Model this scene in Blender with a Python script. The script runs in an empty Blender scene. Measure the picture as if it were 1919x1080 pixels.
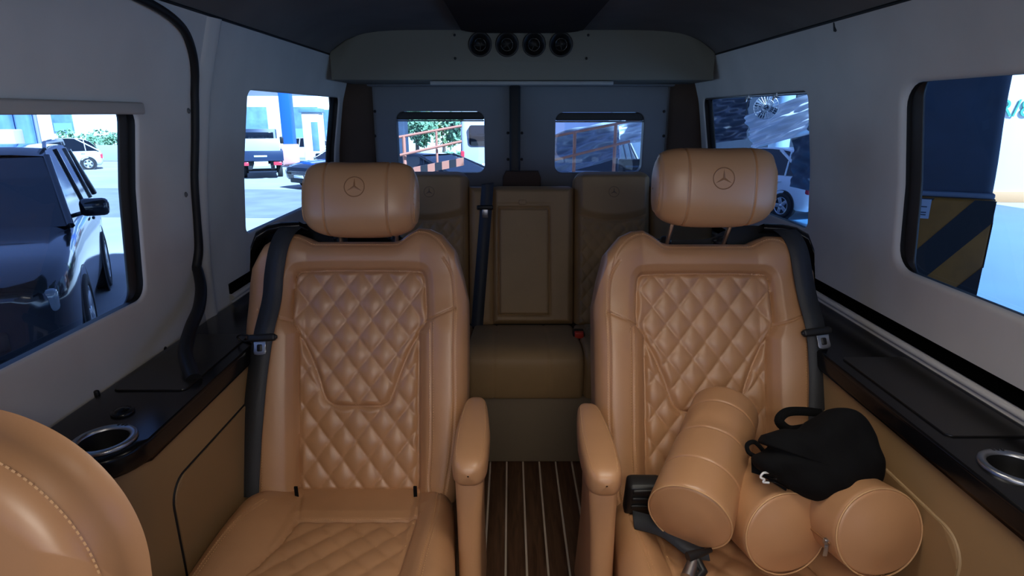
import bpy, bmesh, math, random
import numpy as np
from mathutils import Vector, Matrix, Euler
random.seed(7)
PI = math.pi
S = bpy.context.scene
COL = S.collection
# ------------------------------------------------------------------ camera
cam_d = bpy.data.cameras.new('camera'); cam = bpy.data.objects.new('camera', cam_d); COL.objects.link(cam)
F_PX = 1100.0
cam_d.sensor_width = 36.0; cam_d.lens = 36.0 * F_PX / 1919.0
cam_d.clip_start = 0.02; cam_d.clip_end = 400
CAM = Vector((-.047, 0, 1.25)); PITCH = math.atan(328 / F_PX)
cam.location = CAM
cam.rotation_euler = (PI/2 - PITCH, 0, -(959.5 - 956) / F_PX)
S.camera = cam
S.view_settings.view_transform = 'Standard'; S.view_settings.look = 'None'
S.view_settings.gamma = 1; S.view_settings.exposure = 0.0
# ------------------------------------------------------------------ world and lights
w = bpy.data.worlds.new('world'); S.world = w; w.use_nodes = True
bg = w.node_tree.nodes['Background']; bg.inputs[0].default_value = (.16, .30, .76, 1); bg.inputs[1].default_value = 1.3
def light(name, kind, loc, rot, power, color, size=None, size_y=None, spread=None):
    l = bpy.data.lights.new(name, kind); l.energy = power; l.color = color
    if kind == 'AREA':
        l.shape = 'RECTANGLE'; l.size = size; l.size_y = size_y or size
        if spread: l.spread = spread
    elif kind == 'SPOT': pass
    o = bpy.data.objects.new(name, l); COL.objects.link(o); o.location = loc; o.rotation_euler = rot
    return o
sun = light('sun', 'SUN', (8, -8, 20), (0, 0, 0), 26, (.46, .70, 1.0)); sun.data.angle = .02
sun.rotation_euler = Vector((-.50, .50, -.70)).to_track_quat('-Z', 'Y').to_euler()
# daylight entering through the windscreen behind the camera
light('windscreen_daylight', 'AREA', (0, -.62, 1.12), (math.radians(80), 0, 0), 2.3, (1.0, .93, .84), 1.0, .40)
light('seat_fill', 'AREA', (.20, .74, 1.505), (0, 0, 0), 1.3, (1.0, .92, .80), .5, .16, math.radians(105))  # added downward fill for bolster tops, armrests, floor and lower walls
# ceiling lamp of the cabin just over the camera
light('cabin_lamp', 'AREA', (0.0, -.25, 1.47), (math.radians(34), 0, 0), 3.6, (1.0, .91, .80), .5, .2, math.radians(120))

# ------------------------------------------------------------------ materials
def mat(name, col, rough=.5, metal=0, spec=.5, noise=None, bump=None, emit=None, coat=0):
    m = bpy.data.materials.new(name); m.use_nodes = True; nt = m.node_tree; b = nt.nodes['Principled BSDF']
    b.inputs['Base Color'].default_value = (*col, 1); b.inputs['Roughness'].default_value = rough
    b.inputs['Metallic'].default_value = metal; b.inputs['Specular IOR Level'].default_value = spec
    b.inputs['Coat Weight'].default_value = coat
    if emit: b.inputs['Emission Color'].default_value = (*emit[0], 1); b.inputs['Emission Strength'].default_value = emit[1]
    tc = nt.nodes.new('ShaderNodeTexCoord')
    if noise:
        sc, amt = noise
        n = nt.nodes.new('ShaderNodeTexNoise'); n.inputs['Scale'].default_value = sc; n.inputs['Detail'].default_value = 5
        r = nt.nodes.new('ShaderNodeValToRGB')
        r.color_ramp.elements[0].position = .3; r.color_ramp.elements[1].position = .7
        r.color_ramp.elements[0].color = (*[c * (1 - amt) for c in col], 1); r.color_ramp.elements[1].color = (*[min(1, c * (1 + amt)) for c in col], 1)
        nt.links.new(tc.outputs['Object'], n.inputs['Vector']); nt.links.new(n.outputs[0], r.inputs[0]); nt.links.new(r.outputs[0], b.inputs['Base Color'])
    if bump:
        sc, st, dist = bump
        n2 = nt.nodes.new('ShaderNodeTexVoronoi') if sc > 300 else nt.nodes.new('ShaderNodeTexNoise')
        n2.inputs['Scale'].default_value = sc
        bm_ = nt.nodes.new('ShaderNodeBump'); bm_.inputs['Strength'].default_value = st; bm_.inputs['Distance'].default_value = dist
        nt.links.new(tc.outputs['Object'], n2.inputs['Vector']); nt.links.new(n2.outputs[0], bm_.inputs['Height']); nt.links.new(bm_.outputs[0], b.inputs['Normal'])
    return m
LEATH = mat('tan_leather', (.48, .250, .118), .40, spec=.75, noise=(9, .07), bump=(420, .12, .0006))
LEATH2 = mat('tan_leather_smooth', (.50, .260, .122), .38, spec=.75, noise=(7, .05), bump=(380, .08, .0005))
BENCHL = mat('bench_leather', (.36, .225, .105), .5, spec=.35, noise=(8, .06), bump=(420, .12, .0006))
THREAD = mat('tan_thread', (.62, .36, .17), .7)
THREADD = mat('bench_thread', (.42, .28, .16), .7)
SUEDE = mat('grey_suede', (.62, .60, .575), .95, spec=.1, noise=(4.5, .07), bump=(60, .15, .001))
CEILM = mat('headliner_suede', (.17, .155, .145), .95, spec=.1, noise=(5, .10), bump=(60, .1, .001))
CEILB = mat('brown_headliner', (.045, .032, .026), .95, spec=.1, noise=(5, .1))
ACM = mat('housing_vinyl', (.19, .18, .145), .6, spec=.3, noise=(3, .04))
DOORM = mat('rear_door_vinyl', (.17, .175, .185), .8, spec=.2, noise=(5, .05))
PILM = mat('pillar_brown', (.07, .045, .032), .85, spec=.2, noise=(6, .1))
GLOSSB = mat('piano_black', (.005, .005, .006), .22, spec=.28)
BLK = mat('black_plastic', (.012, .012, .013), .42, spec=.4)
RUB = mat('black_rubber', (.010, .010, .011), .5, spec=.35)
FABB = mat('black_cloth', (.005, .005, .0055), .95, spec=.15, bump=(240, .3, .001))
WEB = mat('belt_webbing', (.028, .031, .036), .55, spec=.45, bump=(500, .3, .0006))
CHROME = mat('chrome', (.75, .75, .76), .18, metal=1)
SATIN = mat('satin_metal', (.42, .43, .45), .35, metal=1)
HOLE = mat('black_void', (.002, .002, .002), .9, spec=0)
RED = mat('red_plastic', (.55, .04, .02), .4)
WHITEP = mat('white_plastic', (.75, .75, .75), .4)
CARP = mat('dark_rubber_mat', (.03, .028, .026), .9, spec=.2)
def panel_mat():
    m = mat('console_tan_vinyl', (.30, .185, .085), .5, spec=.35, noise=(2.5, .06), bump=(400, .05, .0005)); return m
PANEL = panel_mat()
def wood():
    m = bpy.data.materials.new('walnut_deck'); m.use_nodes = True; nt = m.node_tree; b = nt.nodes['Principled BSDF']
    tc = nt.nodes.new('ShaderNodeTexCoord'); mp = nt.nodes.new('ShaderNodeMapping'); mp.inputs['Scale'].default_value = (28, 2.2, 1)
    n = nt.nodes.new('ShaderNodeTexNoise'); n.inputs['Scale'].default_value = 2.5; n.inputs['Detail'].default_value = 8; n.inputs['Distortion'].default_value = 1.2
    r = nt.nodes.new('ShaderNodeValToRGB'); r.color_ramp.elements[0].color = (.07, .030, .014, 1); r.color_ramp.elements[1].color = (.20, .095, .050, 1)
    r.color_ramp.elements[0].position = .3; r.color_ramp.elements[1].position = .72
    nt.links.new(tc.outputs['Object'], mp.inputs[0]); nt.links.new(mp.outputs[0], n.inputs[0]); nt.links.new(n.outputs[0], r.inputs[0]); nt.links.new(r.outputs[0], b.inputs['Base Color'])
    b.inputs['Roughness'].default_value = .45
    return m
WOOD = wood(); INLAY = mat('pale_inlay', (.62, .50, .38), .5)
def glass(name, tint, gl=.06):
    m = bpy.data.materials.new(name); m.use_nodes = True; nt = m.node_tree; nt.nodes.clear()
    o = nt.nodes.new('ShaderNodeOutputMaterial'); mx = nt.nodes.new('ShaderNodeMixShader'); t = nt.nodes.new('ShaderNodeBsdfTransparent'); g = nt.nodes.new('ShaderNodeBsdfGlossy')
    t.inputs[0].default_value = (*tint, 1); g.inputs['Roughness'].default_value = .02; mx.inputs[0].default_value = gl
    nt.links.new(t.outputs[0], mx.inputs[1]); nt.links.new(g.outputs[0], mx.inputs[2]); nt.links.new(mx.outputs[0], o.inputs[0])
    return m
GLASS = glass('tinted_window_glass', (.72, .78, .86), .04)
CLEARF = glass('clear_plastic_film', (.75, .8, .9), .25)
DGLASS = mat('dark_car_glass', (.006, .008, .012), .06, spec=.6)

# ------------------------------------------------------------------ object helpers
def link(name, me, parent=None, smooth=True):
    o = bpy.data.objects.new(name, me); COL.objects.link(o)
    if parent is not None: o.parent = parent
    if smooth and len(me.polygons): me.polygons.foreach_set('use_smooth', [True] * len(me.polygons))
    me.update(); return o
def tag(o, label=None, cat=None, group=None, kind=None):
    if label: o['label'] = label
    if cat: o['category'] = cat
    if group: o['group'] = group
    if kind: o['kind'] = kind
    return o
def empty(name, loc=(0, 0, 0), rot=(0, 0, 0), label=None, cat=None, group=None):
    o = bpy.data.objects.new(name, None); COL.objects.link(o); o.location = loc; o.rotation_euler = rot; o.empty_display_size = .05
    return tag(o, label, cat, group)
class MB:
    def __init__(s): s.v = []; s.f = []; s.m = []; s.mats = []; s.flat = set()
    def mi(s, m):
        if m not in s.mats: s.mats.append(m)
        return s.mats.index(m)
    def add(s, vs, fs, m=None, flat=False):
        b = len(s.v); s.v += [tuple(v) for v in vs]; k = s.mi(m) if m else 0
        for f in fs:
            if flat: s.flat.add(len(s.f))
            s.f.append(tuple(i + b for i in f)); s.m.append(k)
        return b
    def grid(s, P, m=None, cu=False, cv=False, flip=False):
        nu, nv = len(P), len(P[0]); vs = [p for r in P for p in r]; fs = []
        for i in range(nu if cu else nu - 1):
            for j in range(nv if cv else nv - 1):
                a, b_, c, d = i*nv+j, ((i+1) % nu)*nv+j, ((i+1) % nu)*nv+(j+1) % nv, i*nv+(j+1) % nv
                fs.append((a, d, c, b_) if flip else (a, b_, c, d))
        s.add(vs, fs, m)
    def box(s, lo, hi, bev=.004, m=None, M=None, seg=2):
        bm = bmesh.new(); bmesh.ops.create_cube(bm, size=1)
        for v in bm.verts: v.co = Vector([(lo[i]+hi[i])/2 + v.co[i]*(hi[i]-lo[i]) for i in range(3)])
        if bev > 0: bmesh.ops.bevel(bm, geom=bm.edges[:], offset=min(bev, .49*min(abs(hi[i]-lo[i]) for i in range(3))), segments=seg, profile=.5, affect='EDGES')
        s.bm(bm, m, M, flat=bev <= 0)
    def bm(s, bm, m=None, M=None, flat=False):
        bm.verts.index_update()
        s.add([(M @ v.co) if M else v.co for v in bm.verts], [[v.index for v in f.verts] for f in bm.faces], m, flat); bm.free()
    def prism(s, pts, d0, d1, axis=1, bev=.003, m=None, M=None, seg=2):
        # pts 2D outline in the plane across axis, extruded from d0 to d1 along it
        bm = bmesh.new()
        def P(a, b, d): return {0: (d, a, b), 1: (a, d, b), 2: (a, b, d)}[axis]
        va = [bm.verts.new(P(a, b, d0)) for a, b in pts]; vb = [bm.verts.new(P(a, b, d1)) for a, b in pts]; n = len(pts)
        fa = bm.faces.new(va); fb = bm.faces.new(vb[::-1])
        for i in range(n): bm.faces.new((va[(i+1) % n], va[i], vb[i], vb[(i+1) % n]))
        if bev > 0:
            es = [e for e in bm.edges if e in set(fa.edges) | set(fb.edges)]
            bmesh.ops.bevel(bm, geom=es, offset=bev, segments=seg, profile=.5, affect='EDGES')
        bmesh.ops.recalc_face_normals(bm, faces=bm.faces[:])
        bmesh.ops.triangulate(bm, faces=[f for f in bm.faces if len(f.verts) > 4])
        s.bm(bm, m, M)
    def tube(s, pts, r, n=8, m=None, cap=True, closed=False):
        pts = [Vector(p) for p in pts]; N = len(pts); rr = r if isinstance(r, (list, tuple)) else [r]*N
        rings = []; prev = None
        for i, p in enumerate(pts):
            if closed: t = pts[(i+1) % N] - pts[i-1]
            else: t = pts[min(i+1, N-1)] - pts[max(i-1, 0)]
            t.normalize()
            if prev is None: a = t.orthogonal().normalized()
            else: a = (prev - t*prev.dot(t)); a = a.normalized() if a.length > 1e-6 else t.orthogonal().normalized()
            prev = a; b = t.cross(a)
            rings.append([p + (a*math.cos(2*PI*k/n) + b*math.sin(2*PI*k/n))*rr[i] for k in range(n)])
        s.grid(rings, m, cu=closed, cv=True, flip=True)
        if cap and not closed:
            s.add(rings[0], [tuple(range(n))], m); s.add(rings[-1], [tuple(range(n))[::-1]], m)
    def lathe(s, prof, M=None, n=32, m=None, cap=False):
        rings = [[Vector((r*math.cos(2*PI*k/n), r*math.sin(2*PI*k/n), z)) for k in range(n)] for r, z in prof]
        if M: rings = [[M @ p for p in r] for r in rings]
        s.grid(rings, m, cv=True)
        if cap: s.add(rings[0], [tuple(range(n))], m); s.add(rings[-1], [tuple(range(n))[::-1]], m)
    def ribbon(s, pts, wv, nv, width, th=.0014, m=None):
        # pts centre line, wv width direction, nv facing normal (vectors or lists)
        P = []
        for i, p in enumerate(pts):
            p = Vector(p); a = Vector(wv[i] if isinstance(wv, list) else wv).normalized(); b = Vector(nv[i] if isinstance(nv, list) else nv).normalized()
            w_ = width[i] if isinstance(width, list) else width
            P.append([p - a*w_/2 - b*th/2, p + a*w_/2 - b*th/2, p + a*w_/2 + b*th/2, p - a*w_/2 + b*th/2])
        s.grid(P, m, cv=True)
        s.add(P[0], [(0, 1, 2, 3)], m); s.add(P[-1], [(3, 2, 1, 0)], m)
    def build(s, name, m=None, parent=None, smooth=True, sharp=None, weld=False):
        me = bpy.data.meshes.new(name); me.from_pydata(s.v, [], s.f)
        ms = s.mats if s.mats else [m]
        for q in ms: me.materials.append(q)
        if len(ms) > 1: me.polygons.foreach_set('material_index', s.m)
        if weld:
            bm = bmesh.new(); bm.from_mesh(me); bmesh.ops.remove_doubles(bm, verts=bm.verts[:], dist=1e-5); bm.to_mesh(me); bm.free()
        o = link(name, me, parent, smooth)
        if s.flat and smooth and not weld:
            fl = [i not in s.flat for i in range(len(me.polygons))]; me.polygons.foreach_set('use_smooth', fl)
        if sharp is not None: me.set_sharp_from_angle(angle=math.radians(sharp))
        return o
def rrect(x0, x1, z0, z1, r, n=6):
    out = []
    for cx, cz, a0 in ((x1-r, z0+r, -90), (x1-r, z1-r, 0), (x0+r, z1-r, 90), (x0+r, z0+r, 180)):
        for k in range(n+1):
            a = math.radians(a0 + 90*k/n); out.append((cx + r*math.cos(a), cz + r*math.sin(a)))
    return out
def smooth_path(pts, n=6):
    # Catmull-Rom through the points
    pts = [Vector(p) for p in pts]; out = []
    for i in range(len(pts)-1):
        p0 = pts[max(i-1, 0)]; p1 = pts[i]; p2 = pts[i+1]; p3 = pts[min(i+2, len(pts)-1)]
        for k in range(n):
            t = k/n
            out.append(.5*((2*p1) + (p2-p0)*t + (2*p0-5*p1+4*p2-p3)*t*t + (3*p1-p0-3*p2+p3)*t**3))
    out.append(pts[-1]); return out
def spath2(pts, n=6): return [(p.x, p.y) for p in smooth_path([(a, b, 0) for a, b in pts], n)]
def frame(x, y, z, o):
    M = Matrix.Identity(4)
    for i, a in enumerate((x, y, z)):
        for k in range(3): M[k][i] = a[k]
    M.translation = Vector(o); return M

def bore(o, cutter):
    """subtract a small solid from a mesh and keep only the result"""
    co = cutter.build('cutter', BLK, weld=True, smooth=False)
    bm = bmesh.new(); bm.from_mesh(co.data); bmesh.ops.recalc_face_normals(bm, faces=bm.faces[:]); bm.to_mesh(co.data); bm.free()
    bpy.context.view_layer.update(); co.matrix_world = o.matrix_world.copy(); bpy.context.view_layer.update()
    md = o.modifiers.new('b', 'BOOLEAN'); md.operation = 'DIFFERENCE'; md.object = co; md.solver = 'EXACT'
    bpy.context.view_layer.update(); dg = bpy.context.evaluated_depsgraph_get()
    me = bpy.data.meshes.new_from_object(o.evaluated_get(dg)); o.modifiers.clear(); o.data = me
    bpy.data.objects.remove(co, do_unlink=True); me.set_sharp_from_angle(angle=math.radians(35))
# ------------------------------------------------------------------ the van's shell
PZ = [0, .45, .75, .9, 1.1, 1.3, 1.46, 1.6]; PX = [.80, .82, .825, .82, .80, .765, .716, .65]
def W(z): return float(np.interp(z, PZ, PX))
def side_pt(sd, y, z, off=0.0): return (sd*(W(z) + off), y, z)
def rr_sides(y0, y1, z0, z1, r, nh, nv):
    # rounded rectangle as 4 sides matching an outer rectangle's 4 sides (bottom, right, top, left)
    def arc(cx, cz, a): return (cx + r*math.cos(a), cz + r*math.sin(a))
    def side(P0c, a0, P1c, a1, n):
        k = 3; pts = []
        for i in range(k): pts.append(arc(*P0c, a0 + (PI/4)*i/k))
        e0 = arc(*P0c, a0 + PI/4); e1 = arc(*P1c, a1 - PI/4 + 0)
        e1 = arc(*P1c, a1)
        m = n - 2*k
        for i in range(m + 1): pts.append((e0[0] + (e1[0]-e0[0])*i/m, e0[1] + (e1[1]-e0[1])*i/m))
        for i in range(1, k): pts.append(arc(*P1c, a1 + (PI/4)*i/k))
        return pts  # n points, without the last corner-mid
    c00 = (y0+r, z0+r); c10 = (y1-r, z0+r); c11 = (y1-r, z1-r); c01 = (y0+r, z1-r)
    out = side(c00, -3*PI/4, c10, -PI/2, nh) + side(c10, -PI/4, c11, 0, nv) + side(c11, PI/4, c01, PI/2, nh) + side(c01, 3*PI/4, c00, PI, nv)
    return out
def rect_sides(y0, y1, z0, z1, nh, nv):
    o = []
    o += [(y0 + (y1-y0)*i/nh, z0) for i in range(nh)]; o += [(y1, z0 + (z1-z0)*i/nv) for i in range(nv)]
    o += [(y1 - (y1-y0)*i/nh, z1) for i in range(nh)]; o += [(y0, z1 - (z1-z0)*i/nv) for i in range(nv)]
    return o
def window_panel(mb, mp, rect, hole, r, depth, nh=14, nv=14, rings=8, lip=.006, m=None):
    # mp(a, b, off): plane point; ring of quads between rectangle and rounded hole, then a rounded reveal going outward
    O = rect_sides(*rect, nh, nv); Hh = rr_sides(*hole, r, nh, nv)
    P = []
    for k in range(rings + 1):
        t = k/rings; P.append([mp(o[0] + (h[0]-o[0])*t, o[1] + (h[1]-o[1])*t, 0) for o, h in zip(O, Hh)])
    cy = (hole[0]+hole[1])/2; cz = (hole[2]+hole[3])/2
    def inset(h, e):
        return (h[0] - math.copysign(e, h[0]-cy), h[1] - math.copysign(e, h[1]-cz))
    for k in range(1, 5):
        a = PI/2*k/4; P.append([mp(*inset(h, lip*math.sin(a)), lip*(1-math.cos(a))) for h in Hh])
    mb.grid(P, m, cv=True)
    ln = MB(); ln.grid([[mp(*inset(h, lip*.98), lip) for h in Hh], [mp(*inset(h, lip), lip+.002) for h in Hh], [mp(*inset(h, lip), depth+.001) for h in Hh]], cv=True); LINERS.append(ln)
NWIN = [0]; LINERS = []
def add_glass(mp, hole, r, depth, frit, name_parent=None, frit_w=(.02, .02, .02, .02)):
    """window: black glass border (frit) on the pane plane and the pane itself. frit_w: y0,y1,z0,z1 widths inside the opening."""
    NWIN[0] += 1
    win = empty('window_%d' % NWIN[0]); tag(win, kind='structure')
    e = .05
    outer = rr_sides(hole[0]-e, hole[1]+e, hole[2]-e, hole[3]+e, r, 14, 14)
    h2 = (hole[0]+frit_w[0], hole[1]-frit_w[1], hole[2]+frit_w[2], hole[3]-frit_w[3])
    inner = rr_sides(*h2, min(r, .04), 14, 14)
    mb = MB(); mb.grid([[mp(*o, depth) for o in outer], [mp(*o, depth) for o in inner], [mp(*o, depth+.006) for o in inner], [mp(*o, depth+.006) for o in outer]], cv=True, cu=True)
    fr = mb.build('window_frame', BLK, win)
    LINERS.pop(0).build('rubber_seal', RUB, win)
    mb = MB(); n = 10
    P = [[mp(hole[0]-.03 + (hole[1]-hole[0]+.06)*i/n, hole[2]-.03 + (hole[3]-hole[2]+.06)*j/n, depth+.003) for j in range(n+1)] for i in range(n+1)]
    mb.grid(P); mb.build('pane', GLASS, win)
    return win
ZB = .70   # lower edge of wall panels (just under the shelf)
ZT = 1.462
def wall_mp(sd):
    return lambda a, b, off: side_pt(sd, a, b, off)
# left wall
mpL = wall_mp(-1)
LFh = (.20, 1.205, .868, 1.268); LRh = (1.69, 2.605, .902, 1.318); LCh = (-1.30, -.35, .80, 1.27)
mb = MB(); window_panel(mb, mpL, (-.10, 1.425, ZB, ZT), LFh, .035, .020, rings=10)
window_panel(mb, mpL, (1.425, 2.76, ZB, ZT), LRh, .03, .02, rings=10)
window_panel(mb, mpL, (-1.75, -.10, ZB, ZT), LCh, .06, .05)
mb.grid([[side_pt(-1, y, z) for z in np.linspace(0, ZB, 8)] for y in (-1.75, .5, 1.5, 2.76)])
o = mb.build('wall_left', SUEDE, weld=True); tag(o, kind='structure')
add_glass(mpL, LFh, .035, .020, None, frit_w=(.03, .030, .0, .0))
add_glass(mpL, LRh, .03, .02, None, frit_w=(.0, .062, .004, .0))
add_glass(mpL, LCh, .06, .05, None)
# right wall
mpR = wall_mp(1)
RFh = (.25, 1.295, .905, 1.322); RRh = (1.68, 2.60, .918, 1.315)
mb = MB(); window_panel(mb, mpR, (-.10, 1.485, ZB, ZT), RFh, .05, .022, rings=10, lip=.012)
window_panel(mb, mpR, (1.485, 2.76, ZB, ZT), RRh, .03, .02, rings=10)
window_panel(mb, mpR, (-1.75, -.10, ZB, ZT), LCh, .06, .05)
mb.grid([[side_pt(1, y, z) for z in np.linspace(0, ZB, 8)] for y in (-1.75, .5, 1.5, 2.76)])
o = mb.build('wall_right', SUEDE, weld=True); tag(o, kind='structure')
add_glass(mpR, RFh, .05, .022, None, frit_w=(.03, .045, .0, .0))
add_glass(mpR, RRh, .03, .02, None, frit_w=(.0, .055, .0, .0))
add_glass(mpR, LCh, .06, .05, None)
# ceiling: shallow arch
mb = MB(); prof = []
def ceil_x(u): return .716*u
def ceil_z(u): return 1.462 + .080*(1 - abs(u)**9)
P = [[(ceil_x(u), y, ceil_z(u)) for u in np.sin(np.linspace(-PI/2, PI/2, 31))] for y in np.linspace(-1.75, 2.76, 10)]
mb.grid(P); o = mb.build('ceiling', CEILM); tag(o, kind='structure')
# seam shadow line between wall and headliner
for sd, nm in ((-1, 'trim_1'), (1, 'trim_2')):
    mb = MB(); mb.tube([(sd*.7155, y, 1.459) for y in np.linspace(-.5, 2.33, 12)], .0035, 6)
    o = mb.build(nm, RUB); tag(o, kind='structure')
# floor
mb = MB(); n = 13; y0, y1 = -1.7, 2.75; pw = .0607; gap = .006
fl = empty('floor'); tag(fl, kind='structure')
mb.box((-.80, y0, -.03), (.80, y1, -.004), 0); mb.build('floor_base', CARP, fl)
for k in range(-13, 13):
    mb2 = MB(); xc = (k+.5)*pw
    mb2.box((xc-pw/2+gap/2+.0004, y0, -.004), (xc+pw/2-gap/2-.0004, y1, 0), .0006, seg=1)
    mb2.build('floor_plank', WOOD, fl)
for k in range(-13, 14):
    mb2 = MB(); mb2.box((k*pw-gap/2, y0, -.004), (k*pw+gap/2, y1, -.0003), 0); mb2.build('floor_inlay', INLAY, fl)
# front of the cab behind the camera: floor-to-dash wall under the windscreen
mb = MB(); mb.box((-.82, -1.79, 0), (.82, -1.75, .85), .01); mb.box((-.74, -1.79, 1.44), (.74, -1.75, 1.56), .01)
o = mb.build('wall_front', BLK); tag(o, kind='structure')

# ------------------------------------------------------------------ rear doors, pillars
YD = 2.70
def mpD(a, b, off): return (a, YD + off + .02*(b-1.0), b)
for i, (x0, x1, hole) in enumerate((( -.655, -.045, (-.556, -.157, .985, 1.262)), (-.006, .645, (.150, .553, .985, 1.258)))):
    dr = empty('door_%d' % (i+1)); tag(dr, kind='structure')
    mb = MB(); window_panel(mb, mpD, (x0, x1, .10, 1.40), hole, .035, .045, lip=.005)
    mb.build('door_panel', DOORM, dr, weld=True)
    # black screws round the panel
    for px, pz in ((x0+.012, 1.257), (x0+.006, 1.152), (x1-.012, 1.165), (x1-.012, 1.05), (x0+.016, .93), (x1-.016, .93)) if i == 0 else ((x1-.012, 1.257), (x1-.006, 1.152), (x0+.012, 1.165), (x0+.012, 1.05), (x0+.016, .93), (x1-.016, .93)):
        mb = MB(); M = Matrix.Translation(mpD(px, pz, -.001)) @ Matrix.Rotation(PI/2, 4, 'X')
        mb.lathe([(0, .004), (.004, .0035), (.0062, .0015), (.0065, 0)], M, 12); mb.build('screw', BLK, dr)
    NW = add_glass(mpD, hole, .035, .045, None, frit_w=(.0, .0, .0, .0))
    # rolled blind housing across the top of the opening
    mb = MB(); mb.box((hole[0]+.004, YD+.012, hole[3]-.040), (hole[1]-.004, YD+.040, hole[3]-.006), .008); mb.build('blind_housing', mat('blind_dark%d' % i, (.03, .028, .026), .8), NW)
    mb = MB(); mb.box((hole[0]+.006, YD+.016, hole[3]-.048), (hole[1]-.006, YD+.030, hole[3]-.041), .003); mb.build('blind_rail', SATIN, NW)
mb = MB(); mb.box((-.049, YD-.028, .05), (-.002, YD+.01, 1.40), .008)
o = mb.build('trim_3', RUB); tag(o, kind='structure')
# brown D pillars beside the doors
for sd, nm in ((-1, 'trim_4'), (1, 'trim_5')):
    mb = MB(); pts = [(sd*.648, YD+.02), (sd*.652, YD-.012), (sd*.665, YD-.03), (sd*.75, YD-.05), (sd*.775, YD-.05), (sd*.835, YD-.02), (sd*.835, YD+.06), (sd*.648, YD+.06)]
    if sd > 0: pts = pts[::-1]
    mb.prism(pts, .0, 1.42, axis=2, bev=.003); o = mb.build(nm, PILM, sharp=50); tag(o, kind='structure')
# rear header above the doors
mb = MB(); mb.box((-.83, YD+.055, -.02), (.83, YD+.09, .12), .0); mb.box((-.78, YD-.03, 1.36), (.78, YD+.09, 1.60), .01)
o = mb.build('wall_back', DOORM); tag(o, kind='structure')

# ------------------------------------------------------------------ rear air duct housing
ac = empty('air_duct_housing', (0, 2.36, 1.36), label='wide grey housing across the ceiling above the rear doors, four round air vents', cat='air vent housing')
ac_o = Matrix.Translation((0, -2.36, -1.36))
mb = MB()
pts = [(-.716, 1.368), (.716, 1.368), (.716, 1.455)] + [(x, ceil_z(x/.716)+.002) for x in np.linspace(.712, -.712, 25)] + [(-.716, 1.455)]
mb.prism([(a, b) for a, b in pts], 2.33, 2.66, axis=1, bev=.006, M=ac_o)
ac_body = mb.build('body', ACM, ac, sharp=45)
mb = MB(); mb.box((-.350, 2.352, 1.352), (.345, 2.385, 1.3665), .003, M=ac_o); mb.build('light_strip', mat('lamp_strip_off', (.30, .31, .31), .5), ac)
vp = MB(); vp.prism(rrect(-.262, .250, 1.434, 1.534, .012), 2.3265, 2.3305, axis=1, bev=.0015, M=ac_o); plate = vp.build('vent_plate', ACM, ac, sharp=40)
for px, pz in ((-.25, 1.524), (.24, 1.524), (-.25, 1.444), (.236, 1.444)):
    mb = MB(); mb.lathe([(0, .003), (.0035, .0026), (.005, 0)], ac_o @ Matrix.Translation((px, 2.3262, pz)) @ Matrix.Rotation(PI/2, 4, 'X'), 10); mb.build('screw', BLK, plate)
for k in range(4):
    for q in (ac_body, plate):
        cut = MB(); cut.lathe([(0, -.05), (.040, -.05), (.040, .03), (0, .03)], ac_o @ Matrix.Translation((-.157 + .0992*k, 2.326, 1.492)) @ Matrix.Rotation(PI/2, 4, 'X'), 40); bore(q, cut)
    cx = -.157 + .0992*k; M = ac_o @ Matrix.Translation((cx, 2.326, 1.492)) @ Matrix.Rotation(PI/2, 4, 'X')
    mb = MB(); mb.lathe([(.0435, 0), (.0435, .005), (.041, .007), (.037, .006), (.033, .001), (.024, -.010), (.020, -.022), (.0, -.022)], M, 40)
    v = mb.build('vent', BLK, ac)
    mb = MB(); mb.lathe([(.024, -.008), (.0225, -.003), (.0205, -.003), (.0195, -.010)], M @ Matrix.Rotation(math.radians([8, 3, 0, -10][k]), 4, 'Y'), 32); mb.build('vent_ring', mat('vent_ring_gloss%d' % k, (.02, .02, .02), .15, spec=.8), v)
    mb = MB(); mb.box((-.0195, -.0012, -.019), (.0195, .0012, -.012), .0005, M=M @ Matrix.Rotation(.6*k, 4, 'Z')); mb.box((-.0012, -.0195, -.019), (.0012, .0195, -.012), .0005, M=M @ Matrix.Rotation(.6*k, 4, 'Z')); mb.build('vent_blade', BLK, v)

# dark brown padded centre panel on the ceiling
mb = MB(); mb.prism(rrect(-.215, .205, .55, 2.27, .075, 8), 1.524, 1.548, axis=2, bev=.008, seg=3)
o = mb.build('ceiling_panel', CEILB, sharp=50); tag(o, 'dark brown padded panel running along the middle of the ceiling', 'ceiling panel')
# cabin lamp housing (its light source sits just under it)
cl = empty('ceiling_lamp', (0, -.25, 1.495), label='flat ceiling lamp over the front of the cabin, behind the camera', cat='ceiling lamp')
mb = MB(); mb.box((-.27, -.07, .0), (.27, .07, .03), .01); mb.build('housing', WHITEP, cl)
cl2 = empty('ceiling_lamp', (.20, .74, 1.512), label='slim unseen housing added for the fill light above the two quilted seats', cat='ceiling lamp')  # unseen housing, added only to go with the seat fill light
mb = MB(); mb.box((-.26, -.09, .0), (.26, .09, .02), .008); mb.build('housing', WHITEP, cl2)

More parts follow.
